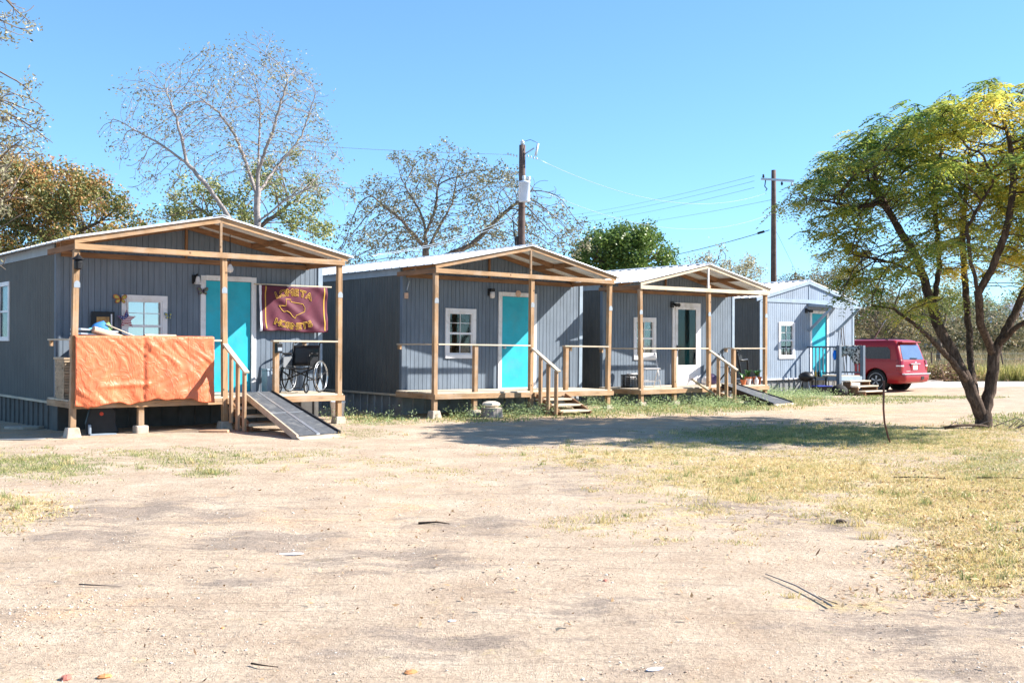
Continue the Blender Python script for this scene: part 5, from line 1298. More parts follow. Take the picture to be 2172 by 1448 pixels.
# lights on the walls
def wall_lamp(i, x, y, z, kind, label):
    t = thing('wall_lamp', label, 'wall lamp', group='porch lamps beside the doors'); place(t, i, x, y, z)
    m = MB(); m.box(-.06, .06, -.03, 0, -.07, .09); m.build('back_plate', M['black'], t, bevel=.01)
    if kind == 'globe':
        m = MB(); m.box(-.055, .055, -.13, -.031, .02, .09); m.build('hood', M['black'], t, bevel=.01)
        m = MB(); m.lathe([(.03, -.12), (.05, -.11), (.055, -.05), (.052, .018)], 16, (.01, -.085, 0)); m.build('shade', M['white'], t, smooth=True)
    elif kind == 'bell':
        m = MB(); m.tube([(0, -.03, .05), (0, -.10, .10), (0, -.13, .05)], .012, 8); m.build('arm', M['black'], t, smooth=True)
        m = MB(); m.lathe([(.02, .06), (.035, .03), (.045, -.03), (.07, -.08), (.075, -.085), (.02, -.08)], 16, (0, -.13, 0)); m.build('shade', M['white'], t, smooth=True)
    else:
        m = MB(); m.tube([(0, -.03, .02), (.0, -.12, .03)], .018, 8); m.build('arm', M['black'], t, smooth=True)
        for s in (-1, 1):
            m = MB(); m.lathe([(.02, 0), (.035, .03), (.05, .10), (.045, .105), (.01, .09)], 12, (s*.05, -.12, .0), Matrix.Rotation(R(50*s), 3, 'Y') @ Matrix.Rotation(R(100), 3, 'X')); m.build('shade', M['black'], t, smooth=True)
wall_lamp(0, 2.37, -.002, 2.03, 'bell', 'white bell shaped lamp left of the turquoise door of the nearest cabin')
wall_lamp(1, 2.23, -.002, 2.09, 'globe', 'black lamp with white square shade beside the second cabin door')
wall_lamp(2, 2.46, -.002, 2.06, 'flood', 'black twin flood lamp at the storm door of the third cabin')
wall_lamp(3, 2.32, -.002, 2.11, 'flood', 'black flood lamp under the awning of the farthest cabin')
m = MB(); m.lathe([(.02, .09), (.03, .07), (.05, .04), (.06, 0), (.045, -.045), (.01, -.06)], 16); simple('ceiling_bulb', m, M['white'], 'round white bulb under the nearest porch roof right of the center post', 'bulb', 0, (2.72, -.70, 2.20), smooth=True)
m = MB(); m.tube([(0, 0, 0), (0, 0, .62)], .008, 6); simple('bulb_cord', m, M['black'], 'thin cord holding the white bulb under the nearest porch roof', 'cord', 0, (2.72, -.70, 2.27))
def lantern():
    t = thing('lantern', 'small black lantern fixed to the left post of the nearest porch', 'lantern'); place(t, 0, -.11, -PD-.05, 2.03)
    m = MB(); m.lathe([(.03, -.02), (.06, 0), (.065, .10), (.05, .14)], 10); m.build('body', M['black'], t, smooth=False)
    m = MB(); m.lathe([(.095, .14), (.03, .20), (.012, .22), (.012, .24)], 10); m.build('cap', M['black'], t)
    m = MB(); m.box(-.012, .012, .0, .052, .17, .19); m.build('hook', M['black'], t)
lantern()
def mailbox():
    t = thing('post_box', 'small dark box fixed to the top of the short rail post right of the ramp', 'box'); place(t, 0, 3.28, -PD-.06, .80)
    m = MB(); m.box(-.055, .055, -.035, .058, -.07, .10); m.build('case', M['black'], t, bevel=.008)
    m = MB(); m.box(-.04, .04, -.040, -.036, -.03, .03); m.build('window', M['steel'], t)
mailbox()
m = MB(); m.box(-.14, .14, -.12, .12, 0, .40); m.box(-.15, .15, -.13, .13, .405, .44); simple('waste_bin', m, M['trim_grey'], 'light grey bin on the nearest porch left of the wheelchair', 'bin', 0, (3.70, -.35, -.003), bevel=.01)
def bucket(pos, mat, label, r=.14, h=.32, name='bucket', grp=None):
    t = thing(name, label, 'bucket', pos, 0, grp)
    m = MB(); m.lathe([(r*.8, 0), (r, h), (r*1.05, h+.005), (r*1.05, h+.03), (r*.96, h+.03), (r*.93, h), (r*.75, .02)], 22); m.build('body', mat, t, smooth=True)
    m = MB(); m.tube([(r*math.cos(a), -.02-.03*math.sin(a), h-.02-.1*math.sin(a)) for a in np.linspace(0, math.pi, 9)], .004, 5); m.build('handle', M['steel'], t)
    return t
p = cw(0, 5.1, -.35, 0); bucket((p.x, p.y, g0(p.x, p.y)), M['white'], 'white bucket on the ground behind the right post of the nearest porch')
# under the nearest porch
def car_seat():
    t = thing('child_seat', 'black child seat with grey edge lying under the nearest porch', 'child seat'); place(t, 0, .42, -1.0, -.60, R(-15))
    m = MB(); P = [(-.24, 0), (.22, 0), (.24, .08), (.2, .2), (.2, .42), (.12, .50), (-.05, .52), (-.2, .44), (-.26, .2)]
    m.prism(P, .24, Matrix.Translation((0, .12, 0)) @ FRONT); m.build('shell', M['black'], t, bevel=.03)
    m = MB(); m.box(-.20, .20, -.30, -.12, .0, .05); m.box(-.22, -.18, -.30, -.125, .05, .20); m.build('edge', M['trim_grey'], t, bevel=.01)
    m = MB(); m.lathe([(.03, 0), (.03, .01)], 12, (-.02, -.125, .36), Matrix.Rotation(R(90), 3, 'X')); m.build('button', paint('red_plastic', (.5, .05, .02), .4, .1), t)
car_seat()
def flatpiece(name, x, y, w_, d, h, mat, label, cat, rz=0, seed=0):
    rg = random.Random(seed); m = MB(); n = 9; P = [(w_/2*math.cos(2*math.pi*k/n)*(.8+.35*rg.random()), d/2*math.sin(2*math.pi*k/n)*(.8+.35*rg.random())) for k in range(n)]
    m.prism(P, h); o = m.build(name, mat, None, bevel=min(h*.3, .01)); o.location = (x, y, g0(x, y)-.002); o.rotation_euler = (0, 0, rz); return tag(o, label, cat)
flatpiece('cardboard_sheet', -7.45, 16.15, .75, .35, .012, M['skirt'], 'flat grey board on the ground at the lower left of the nearest cabin', 'board', .2, 1)
flatpiece('crumpled_cloth', -8.3, 18.0, .6, .35, .05, M['concrete'], 'pale crumpled cloth in the shade beside the nearest cabin wall', 'cloth', .2, 2)
flatpiece('flat_stone', -4.78, 17.1, .5, .12, .045, paint('orange_stone', (.55, .33, .2), .9, .2, 9, bmp=.4), 'flat orange-tan stone in front of the nearest porch stairs', 'stone', .1, 3)
# stump and rock by the second cabin
def stump():
    p = cw(1, 1.0, -1.75, 0); z = g0(p.x, p.y)
    t = thing('tree_stump', 'short sawn tree stump in the weeds before the second porch', 'stump', (p.x, p.y, z-.02))
    m = MB(); n = 18; pr = []
    m.lathe([(.235, 0), (.215, .06), (.205, .14), (.21, .20)], n); m.build('bark', M['bark_pale'], t)
    m = MB(); m.lathe([(.195, .198), (.19, .205)], n); m.build('cut_face', M['pale_x'], t)
    m = MB(); m.lathe([(.05, 0), (.13, .015), (.165, .05), (.15, .09), (.08, .12), (.01, .125)], 9, (0, 0, 0), Matrix.Diagonal((1.15, .8, 1)).to_3x3())
    o = m.build('rock', paint('pale_limestone', (.66, .58, .48), .9, .15, 9, bmp=.5), None); o.location = (p.x-.02, p.y, z+.188); tag(o, 'pale limestone rock resting on the sawn stump', 'rock')
stump()
m = MB(); m.tube([(0, 0, 0), (0, 0, .45)], .05, 12); simple('vent_pipe', m, M['white'], 'white vent pipe rising behind the roof edge of the second cabin', 'vent pipe', 1, (.55, 6.0, 2.55), smooth=True)
m = MB(); m.box(-.04, .045, -.03, -.001, -.08, .04); simple('orange_plate', m, M['carpet'], 'small orange plate at the left corner of the second cabin wall', 'plate', 1, (.06, -.02, 1.96), bevel=.003)
m = MB(); m.tube([(0, -.05, -.1), (.07, -.03, .10)], .014, 8); simple('metal_tube', m, M['steel'], 'short slanted metal tube above the small orange plate', 'tube', 1, (.05, -.02, 2.14))
m = MB(); m.lathe([(.07, 0), (.075, .01), (.06, .015)], 18, (0, 0, 0), Matrix.Rotation(R(90), 3, 'X')); simple('door_plaque', m, M['carpet'], 'round tan plaque above the second cabin door', 'plaque', 1, (3.0, -.031, 2.10))
# third porch
def crate():
    t = thing('milk_crate', 'black milk crate on the left of the third porch', 'crate'); place(t, 2, .35, -.62, -.003, R(-8))
    m = MB(); a = .17; h = .28
    for k, z in enumerate(np.linspace(.0, h, 7)):
        th = .03 if k in (0, 6) else .014
        m.box(-a, a, -a, -a+.012, z, z+th); m.box(-a, a, a-.012, a, z, z+th); m.box(-a, -a+.012, -a+.0125, a-.0125, z, z+th); m.box(a-.012, a, -a+.0125, a-.0125, z, z+th)
    m.build('side_grid', M['black'], t)
    m = MB()
    for k in range(8):
        x = -a+.01+(2*a-.02)*k/7
        for y in (-a-.002, a-.010): m.box(x-.007, x+.007, y, y+.012, .03, h)
        for xx in (-a-.002, a-.010): m.box(xx, xx+.012, x-.007, x+.007, .03, h)
    m.build('side_bars', M['black'], t)
    m = MB(); m.box(-a, a, -a, a, -.0, .012); m.build('floor', M['black'], t)
    m = MB(); m.box(-.1, .12, -.1, .1, .02, .26); b = m.build('bottle_pack', M['white'], None, bevel=.02); place(b, 2, .35, -.62, 0, R(-8)); tag(b, 'pale bundle packed inside the black milk crate', 'bundle')
    m = MB(); m.tube([(-.10, -.05, .335), (0, -.1, .33), (.14, -.06, .335), (.10, .05, .33), (-.05, .08, .335)], .016, 6, closed=True); b = m.build('white_hose', M['white'], None, smooth=True); place(b, 2, .35, -.62, -.01); tag(b, 'coiled white tube lying on the black milk crate', 'tube')
crate()
def stool(i, x, y, rz, mat, seatmat, label, back=True, grp='folding chairs on the third porch'):
    t = thing('folding_chair', label, 'folding chair', group=grp); place(t, i, x, y, -.003, rz)
    w_ = .20
    for s in (-1, 1):
        m = MB(); m.tube([(s*w_, -.24, 0), (s*w_*.95, -.02, .42), (s*w_*.9, .16, .84)], .012, 8); m.build('front_leg', mat, t, smooth=True)
        m = MB(); m.tube([(s*w_*.85, .26, 0), (s*w_*.85, -.10, .46)], .012, 8); m.build('rear_leg', mat, t, smooth=True)
    for y_, z_ in ((-.16, .16), (.19, .12)):
        m = MB(); m.tube([(-w_*.95, y_, z_), (w_*.95, y_, z_)], .009, 6); m.build('stretcher', mat, t)
    m = MB(); m.box(-w_, w_, -.22, .16, .43, .46); m.build('seat', seatmat, t, bevel=.012)
    m = MB(); n = 8; vs = [(-w_+2*w_*k/n, .13+.03*math.sin(math.pi*k/n)+.03*j, .66+.17*j) for j in (0, 1) for k in range(n+1)]
    m.add(vs, [(k, k+1, n+2+k, n+1+k) for k in range(n)]); m.build('backrest', seatmat, t, smooth=True, solid=.015)
stool(2, 1.02, -.62, R(-30), M['white'], M['white'], 'white folding chair on the third porch beneath the window')
stool(2, 4.05, -.50, R(35), M['black'], M['trim_grey'], 'dark framed folding chair behind the third porch handrail')
def sack():
    m = MB(); m.lathe([(.10, 0), (.15, .05), (.16, .14), (.12, .22), (.05, .27), (.02, .28)], 14); o = simple('purple_bag', m, paint('purple_bag', (.10, .07, .16), .6, .3, 6), 'purple and white bag on the third porch right of the storm door', 'bag', 2, (3.62, -.35, -.003), smooth=True)
    m = MB(); m.lathe([(.09, 0), (.12, .05), (.11, .14), (.05, .2), (.01, .21)], 12); simple('white_bag', m, M['white'], 'white bag in front of the storm door of the third cabin', 'bag', 2, (3.36, -.38, -.003), smooth=True)
sack()
def exerciser():
    t = thing('exercise_frame', 'black exercise machine frame at the right end of the third porch', 'exercise machine'); place(t, 2, 4.42, -.55, -.003, R(10))
    for P, nm in (([(-.05, 0, .88), (.02, 0, .70), (.18, 0, .30), (.24, .0, .02)], 'upright'), ([(.05, 0, .62), (.30, 0, .62), (.52, 0, .64), (.56, 0, .55), (.56, 0, .02)], 'arm'), ([(-.02, -.12, .90), (-.1, .0, .92), (-.02, .12, .9)], 'handlebar')):
        m = MB(); m.tube(P, .032 if nm != 'handlebar' else .02, 8); m.build(nm, M['black'], t, smooth=True)
    m = MB(); m.lathe([(.09, -.02), (.09, .02)], 16, (.14, 0, .68), Matrix.Rotation(R(90), 3, 'X')); m.build('disc', M['black'], t)
    m = MB(); m.box(-.05, .62, -.04, .04, 0, .04); m.build('base', M['black'], t)
exerciser()
M['terra'] = paint('terracotta', (.52, .16, .07), .8, .12, 7, bmp=.2)
PM = leafmat('pot_plant_leaf', [(0, (.05, .14, .04)), (.6, (.16, .32, .10)), (1, (.45, .55, .35))], .3, .4)
def pot(i, x, y, r, h, mat, label, plant=0, seed=0):
    t = thing('potted_plant' if plant else 'flower_pot', label, 'potted plant' if plant else 'flower pot', group='flower pots on the third porch'); place(t, i, x, y, -.003)
    m = MB(); m.lathe([(r*.68, 0), (r*.9, h*.78), (r, h*.78), (r*1.02, h), (r*.9, h), (r*.82, h*.85)], 20); m.build('pot', mat, t, smooth=False)
    if plant:
        rg = random.Random(seed); m = MB()
        for k in range(plant):
            a = rg.random()*6.28; L = .16+.16*rg.random(); w_ = .02+.012*rg.random(); c, s = math.cos(a), math.sin(a); P = []
            for j in range(6):
                u = j/5; d = L*.65*u*u+.01; z = h*.9+L*u-.35*L*u*u*u; ww = w_*math.sin(math.pi*(u*.85+.12)); P += [(c*d-s*ww, s*d+c*ww, z), (c*d+s*ww, s*d-c*ww, z)]
            m.add(P, [(2*j, 2*j+1, 2*j+3, 2*j+2) for j in range(5)])
        m.build('leaves', PM, t, smooth=True)
pot(2, 4.17, -1.10, .115, .20, M['terra'], 'left terracotta pot with an upright strap-leaved plant', 16, 1)
pot(2, 4.44, -1.18, .125, .20, M['terra'], 'right terracotta pot with a spreading plant near the end post', 22, 2)
pot(2, 3.86, -1.20, .08, .13, M['terra'], 'small orange pot at the left end of the row on the third porch', 6, 3)
pot(2, 4.02, -1.24, .07, .15, M['white'], 'small white pot between the orange pots on the third porch')
m = MB(); m.lathe([(.045, 0), (.055, .03), (.055, .12), (.03, .17), (.018, .19), (.02, .22)], 14); simple('white_jug', m, M['white'], 'white jug standing between the two terracotta pots', 'jug', 2, (4.30, -1.27, -.003), smooth=True)
m = MB(); A = cw(2, 1.45, -1.0, .28); B = cw(2, 2.55, -1.75, -.42); m.bar(cw(2, 1.55, -1.50, .20), cw(2, 2.75, -1.62, -.43), .09, .03); tag(m.build('leaning_plank', M['pale_x'], None), 'pale plank leaning from the third porch edge down into the weeds', 'plank')
m = MB(); m.box(-.2, .2, -.15, .15, 0, .18); p = cw(2, 2.9, -1.1, 0); simple('black_box', m, M['black'], 'black box among the dark things under the third porch steps', 'box', None, (p.x, p.y, g0(p.x, p.y)), .4, bevel=.01)
# farthest cabin: things around the little deck
def on_ground(x, y): return (x, y, g0(x, y))
p = cw(3, 1.55, -1.20, 0)
m = MB(); a = .26; vs = [(-a, -.18, .30), (a, -.18, .30), (a, .18, .30), (-a, .18, .30), (-a*.8, -.14, 0), (a*.8, -.14, 0), (a*.8, .14, 0), (-a*.8, .14, 0)]
m.add(vs, [(4, 5, 1, 0), (5, 6, 2, 1), (6, 7, 3, 2), (7, 4, 0, 3), (7, 6, 5, 4)]); t = thing('plastic_tub', 'black plastic tub with a blue rim under the farthest deck', 'tub', on_ground(p.x, p.y), .3)
m.build('tub', M['black'], t, solid=.01)
m = MB(); m.tube([(-a, -.18, .30), (a, -.18, .30), (a, .18, .30), (-a, .18, .30)], .014, 6, closed=True); m.build('rim', paint('blue_plastic', (.03, .06, .40), .4, .1), t)
p = cw(3, 2.1, -1.45, 0); m = MB(); m.lathe([(.18, 0), (.24, .10), (.22, .22), (.15, .30), (.06, .35), (.02, .37)], 9, (0, 0, 0), Matrix.Diagonal((1.3, .9, 1)).to_3x3()); simple('rubbish_bag', m, M['rubber'], 'full black rubbish bag beside the tub under the farthest deck', 'rubbish bag', None, on_ground(p.x, p.y), .2, smooth=True)
def grill():
    p = cw(3, 1.35, -.75, 0); t = thing('charcoal_grill', 'small dark grill on thin legs left of the farthest deck', 'grill', on_ground(p.x, p.y), .4)
    m = MB(); m.lathe([(.05, .42), (.18, .46), (.24, .56), (.245, .60), (.2, .68), (.08, .74), (.02, .75)], 18); m.build('bowl', M['black'], t, smooth=True)
    for k in range(3):
        an = k*2.09+.4; m = MB(); m.tube([(.12*math.cos(an), .12*math.sin(an), .46), (.27*math.cos(an), .27*math.sin(an), 0)], .012, 6); m.build('leg', M['steel'], t)
    m = MB(); m.tube([(-.30, -.05, .52), (-.55, -.08, .5)], .018, 6); m.build('side_handle', M['black'], t)
    for s in (-1, 1):
        m = MB(); m.lathe([(.08, -.015), (.08, .015)], 14, (s*.22, .1, .08), Matrix.Rotation(R(90), 3, 'Y')); m.build('wheel', M['rubber'], t)
grill()
p = cw(3, 1.75, -.75, 0); m = MB()
m.box(-.30, .30, -.30, .30, .55, .60); t = thing('side_table', 'dark table with bottles left of the farthest cabin door', 'table', on_ground(p.x, p.y), crz(3)); m.build('table_top', M['black'], t)
for sx in (-1, 1):
    for sy in (-1, 1): m = MB(); m.box(sx*.26-.02, sx*.26+.02, sy*.26-.02, sy*.26+.02, 0, .549); m.build('leg', M['black'], t)
for k, (dx, c) in enumerate(((-.2, 'white'), (-.05, 'gold'), (.1, 'black'), (.22, 'turq'))):
    m = MB(); m.lathe([(.03, 0), (.035, .01), (.035, .13), (.015, .17), (.015, .21)], 10); q = cw(3, 1.75+dx, -.85, 0); lbs = ['white bottle at the left of the dark table', 'yellow bottle on the dark table', 'black bottle on the dark table', 'turquoise bottle at the right of the dark table']
    simple('bottle', m, M[c], lbs[k]+' by the farthest cabin', 'bottle', None, (q.x, q.y, g0(q.x, q.y)+.6), smooth=True)
m = MB(); m.lathe([(.02, -.16), (.07, -.12), (.10, 0), (.07, .12), (.02, .16)], 14, (0, 0, 0), Matrix.Diagonal((1, .5, 1)).to_3x3()); simple('blue_bag', m, paint('bright_blue_plastic', (.002, .16, .70), .4, .1), 'bright blue bag hanging on the left rail of the farthest deck', 'bag', 3, (2.33, -1.12, .66), smooth=True)
def rug():
    m = MB(); nu, nv = 20, 16; vs = []
    rg = random.Random(4)
    for j in range(nv+1):
        for i in range(nu+1):
            u, v = i/nu, j/nv; y = -1.17+.95*u; L = .55-.30*u+.10*math.sin(u*9); z = .965-L*abs(v*2-1) ; x = 3.66+(.055 if v > .5 else -.055)*min(1, abs(v*2-1)*6)+.02*math.sin(u*17+v*5)
            vs.append((x, y+.02*math.sin(v*9), z+.008*math.sin(u*25)))
    n = nu+1; m.add(vs, [(j*n+i, j*n+i+1, (j+1)*n+i+1, (j+1)*n+i) for j in range(nv) for i in range(nu)])
    mm, nt_, b = new_mat('black_white_cloth'); c = ramp(nt_, noise(nt_, 14, 5, .7), [(.46, (.012, .012, .014)), (.54, (.45, .45, .45))]); nt_.links.new(c, b.inputs['Base Color']); b.inputs['Roughness'].default_value = .9
    simple('blanket', m, mm, 'black blanket with white mottling thrown over the right rail of the farthest deck', 'blanket', 3, (0, 0, 0), smooth=True, solid=.012)
rug()
for x, l in ((4.19, 'left one of two thin dark poles leaning on the farthest cabin wall'), (4.32, 'right one of two thin dark poles leaning on the farthest cabin wall')):
    m = MB(); m.tube([(x, -.25, -.62), (x-.02, -.03, 1.62)], .014, 6); simple('leaning_pole', m, M['bark'], l, 'pole', 3, (0, 0, 0), group='poles on the farthest cabin wall')

# ---------------------------------------------------------------- red car parked beside the farthest cabin
M['red'] = paint('red_car_paint', (.27, .010, .013), .28, .05, 2, bmp=0, spec=.5, dirt=None)
M['lens'] = paint('red_lamp_lens', (.22, .004, .008), .15, .1, 8, bmp=0, spec=.6)
M['blackgloss'] = paint('black_trim', (.012, .012, .012), .3, .1, 8, bmp=0)
def car():
    t = thing('parked_car', 'red sport utility car parked at the right side of the farthest cabin', 'car')
    fwd = Vector((-.665, .747, 0)).normalized(); left = Vector((-fwd.y, fwd.x, 0)); near = -Vector((fwd.y*-1, fwd.x, 0))
    # local x = forwards from the rear bumper, local y = left side (faces the camera)
    hub = at(1858, 808, 38.6); side = 1.0
    org = Vector((hub.x, hub.y, 0))-fwd*1.10-left*side*.97
    t.location = (org.x, org.y, g0(org.x, org.y)+.005); t.rotation_euler = (0, 0, math.atan2(fwd.y, fwd.x))
    def ring(x0, x1, hw, z, rr, rf, n=6):
        P = []
        for (cx, cy, a0, r) in ((x1-rf, hw-rf, 0, rf), (x0+rr, hw-rr, 90, rr), (x0+rr, -hw+rr, 180, rr), (x1-rf, -hw+rf, 270, rf)):
            for k in range(n+1):
                a = R(a0+90*k/n); P.append((cx+r*math.cos(a), cy+r*math.sin(a), z))
        return P
    def loft(rings, name, mat, par, cap=True, **kw):
        m = MB(); n = len(rings[0]); vs = [p for r in rings for p in r]; fs = []
        for i in range(len(rings)-1):
            for k in range(n): l = (k+1) % n; fs.append((i*n+k, i*n+l, (i+1)*n+l, (i+1)*n+k))
        if cap: fs += [tuple(reversed(range(n))), tuple((len(rings)-1)*n+k for k in range(n))]
        m.add(vs, fs); return m.build(name, mat, par, **kw)
    body = loft([ring(.22, 4.95, .88, .30, .2, .3), ring(.05, 5.10, .955, .36, .22, .3), ring(.0, 5.14, .985, .46, .22, .32), ring(.0, 5.14, .995, .60, .22, .32), ring(.02, 5.13, .99, .655, .2, .3), ring(.10, 5.12, .985, .672, .14, .3),
                 ring(.11, 5.10, 1.0, .80, .13, .3), ring(.13, 5.08, .995, .98, .13, .3), ring(.15, 5.02, .975, 1.10, .13, .3), ring(.17, 4.90, .955, 1.145, .13, .3)], 'body', M['red'], t)
    cab = loft([ring(.165, 4.25, .945, 1.10, .14, .2), ring(.20, 3.95, .92, 1.22, .14, .2), ring(.34, 3.45, .835, 1.66, .13, .2), ring(.40, 3.30, .795, 1.78, .12, .2), ring(.46, 3.15, .745, 1.845, .10, .2), ring(.6, 3.0, .62, 1.885, .1, .2), ring(.9, 2.8, .3, 1.90, .1, .1)], 'cab', M['red'], t)
    AX = (1.10, 4.05); WR = .395
    for o, bools in ((body, True),):
        cuts = []
        for ax in AX:
            for s in (-1, 1):
                m = MB(); m.lathe([(.47, -.19), (.47, .19)], 32, (ax, s*.90, .40), Matrix.Rotation(R(90), 3, 'X')); c = m.build('cut', None, t); cuts.append(c)
                md = o.modifiers.new('b', 'BOOLEAN'); md.operation = 'DIFFERENCE'; md.object = c; md.solver = 'EXACT'
        bpy.context.view_layer.update()
        me = bpy.data.meshes.new_from_object(o.evaluated_get(bpy.context.evaluated_depsgraph_get()))
        o.modifiers.clear(); o.data = me
        if not me.materials: me.materials.append(M['red'])
        for c in cuts: bpy.data.objects.remove(c)
    for o in (body, cab):
        for p in o.data.polygons: p.use_smooth = True
        if hasattr(o.data, 'set_sharp_from_angle'): o.data.set_sharp_from_angle(angle=R(38))
    # arch liners and wheels
    for ax in AX:
        for s in (-1, 1):
            m = MB(); m.lathe([(.465, -.02), (.465, .02)], 24, (ax, s*.73, .40), Matrix.Rotation(R(90), 3, 'X')); m.build('wheel_arch_liner', M['blackgloss'], t)
            m = MB(); m.tube([(ax+.475*math.cos(a), s*.985, .40+.475*math.sin(a)) for a in np.linspace(-.15, math.pi+.15, 20)], .016, 6); m.build('arch_trim', M['red'], t, smooth=True)
            q = Matrix.Rotation(R(90)*-s, 3, 'X'); c = (ax, s*.84, WR-.005)
            m = MB(); m.lathe([(.28, -.13), (.36, -.135), (.39, -.11), (WR, -.06), (WR, .06), (.39, .11), (.36, .135), (.285, .13)], 36, c, q); w_ = m.build('wheel', M['rubber'], t, smooth=True)
            m = MB(); m.lathe([(.25, .02), (.27, .10), (.29, .132), (.283, .138), (.262, .12), (.24, .05)], 32, c, q); m.build('rim', M['steel'], w_, smooth=True)
            for k in range(5):
                a = k*2*math.pi/5+.4
                for da in (-.10, .10):
                    m = MB(); y = s*(.84+.115); m.bar((ax+.04*math.cos(a), y, WR+.04*math.sin(a)), (ax+.275*math.cos(a+da), y-s*.012, WR+.275*math.sin(a+da)), .03, .045, (0, 1, 0)); m.build('spoke', M['steel'], w_)
            m = MB(); m.lathe([(.06, .09), (.06, .125), (.03, .13)], 14, c, q); m.build('hub', M['steel'], w_)
    # glass: side windows on the sloping cab side
    def sp(x, z, off, s): # point on the side at height z
        hw = np.interp(z, [1.10, 1.22, 1.66, 1.78], [.945, .92, .835, .795]); return Vector((x, s*(hw+off), z))
    M['carglass'] = paint('dark_car_glass', (.008, .009, .010), .06, .1, 3, bmp=0, spec=.6)
    for s in (-1, 1):
        for poly in ([(.56, 1.19), (1.50, 1.19), (1.68, 1.62), (.72, 1.62), (.60, 1.50)], [(1.78, 1.19), (2.42, 1.19), (2.42, 1.64), (1.98, 1.64), (1.86, 1.55)], [(2.52, 1.19), (3.62, 1.19), (3.2, 1.60), (3.1, 1.64), (2.52, 1.64)]):
            m = MB(); vs = [sp(x, z, .012, s) for x, z in poly]; n = len(vs); vs += [sp(x, z, -.02, s) for x, z in poly]
            m.add(vs, [tuple(range(n)), tuple(reversed(range(n, 2*n)))]+[(i, (i+1) % n, n+(i+1) % n, n+i) for i in range(n)]); m.build('side_window', M['carglass'], t)
        m = MB(); m.tube([(.75, s*.72, 1.875), (.95, s*.735, 1.92), (2.2, s*.75, 1.935), (3.0, s*.74, 1.89)], .016, 6); m.build('roof_rail', M['blackgloss'], t, smooth=True)
        for hx in (1.62, 2.46):
            m = MB(); m.box(hx, hx+.16, s*1.0-.012, s*1.0+.03, .985, 1.012); m.build('door_handle', M['red'] if hx > 2 else M['red'], t, bevel=.006)
        for hx in (1.70, 2.48, 3.45):
            m = MB(); m.box(hx-.003, hx+.003, s*1.0-.012, s*1.0+.0015, .46, 1.08); m.build('door_gap', M['blackgloss'], t)
        # tail lamp wraps the corner
        m = MB(); yy = 1.0*s
        P = [(.112, .80*s), (.112, .86*s), (.13, .945*s), (.17, .990*s), (.25, 1.006*s), (.30, 1.006*s)]
        for z0, z1, mt, nm in ((.76, .915, 'lens', 'tail_lamp'), (.92, .965, 'white', 'reverse_lamp'), (.97, 1.14, 'lens', 'tail_lamp')):
            m = MB(); vs = [(x-.008, y+.008*s, z0) for x, y in P]+[(x-.008+(.028 if z1 > 1.05 else 0), y-(.02*s if z1 > 1.05 else 0)+.008*s, z1) for x, y in P]+[(x+.03, y-.04*s, z0) for x, y in P]+[(x+.03, y-.04*s, z1) for x, y in P]; n = 6; fs = []
            for k in range(n-1): fs += [(k, k+1, n+k+1, n+k), (2*n+k, 3*n+k, 3*n+k+1, 2*n+k+1), (n+k, n+k+1, 3*n+k+1, 3*n+k), (k, 2*n+k, 2*n+k+1, k+1)]
            fs += [(0, n, 3*n, 2*n), (n-1, 3*n-1, 4*n-1, 2*n-1)]
            m.add(vs, fs); m.build(nm, M[mt], t)
        m = MB(); m.box(3.35, 3.50, s*1.01, s*1.20, 1.12, 1.30); m.build('mirror', M['red'], t, bevel=.03)
        m = MB(); m.box(5.04, 5.10, s*.62-.2, s*.62+.2, .80, 1.0); m.build('headlight', M['glass_sky'], t, bevel=.02)
    def rp(y, z, off=0): # rear face above the belt
        x = np.interp(z, [1.10, 1.22, 1.66, 1.78], [.165, .20, .34, .40]); return Vector((x-off, y, z))
    P = [(-.74, 1.17), (.74, 1.17), (.70, 1.45), (.64, 1.69), (-.64, 1.69), (-.70, 1.45)]
    m = MB(); n = len(P); m.add([rp(y, z, .012) for y, z in P]+[rp(y, z, -.02) for y, z in P], [tuple(range(n)), tuple(reversed(range(n, 2*n)))]+[(i, (i+1) % n, n+(i+1) % n, n+i) for i in range(n)])
    rg_ = m.build('rear_window', paint('pale_reflecting_glass', (.30, .34, .42), .08, .1, 2, bmp=0, metal=.75, spec=.7), t)
    m = MB(); m.bar(rp(-.25, 1.20, .03), rp(.22, 1.215, .035), .02, .03); m.build('rear_wiper', M['blackgloss'], rg_)
    m = MB(); m.box(.24, .50, -.68, .68, 1.775, 1.815); m.build('spoiler', M['red'], t, bevel=.012)
    m = MB(); m.box(-.02, .12, -.94, .94, .628, .672); m.build('bumper_strip', M['chrome'], t, bevel=.008)
    m = MB(); m.box(.070, .118, -.34, .34, .995, 1.03); m.build('tailgate_bar', M['chrome'], t, bevel=.006)
    m = MB(); m.box(.095, .118, -.28, .28, .78, .99); m.build('plate_recess', M['red'], t, bevel=.01)
    m = MB(); m.box(.088, .094, -.155, .155, .80, .955); m.build('number_plate', M['white'], t)
    m = MB(); m.box(.07, .085, -.06, .06, .995+.045, 1.09); m.build('badge', M['chrome'], t, bevel=.006)
    for k in range(5): 
        m = MB(); m.box(.104, .112, .36+.055*k, .36+.055*k+.035, .735, .765); m.build('badge', M['chrome'], t)
    m = MB(); m.box(-.012, .05, -.45, -.25, .44, .55); m.build('tow_recess', M['blackgloss'], t)
    m = MB(); m.tube([(1.9, -.30, 1.89), (1.55, -.32, 2.45), (1.42, -.33, 2.65)], .010, 6); m.build('antenna', M['steel'], t, smooth=True)
    return t
car()

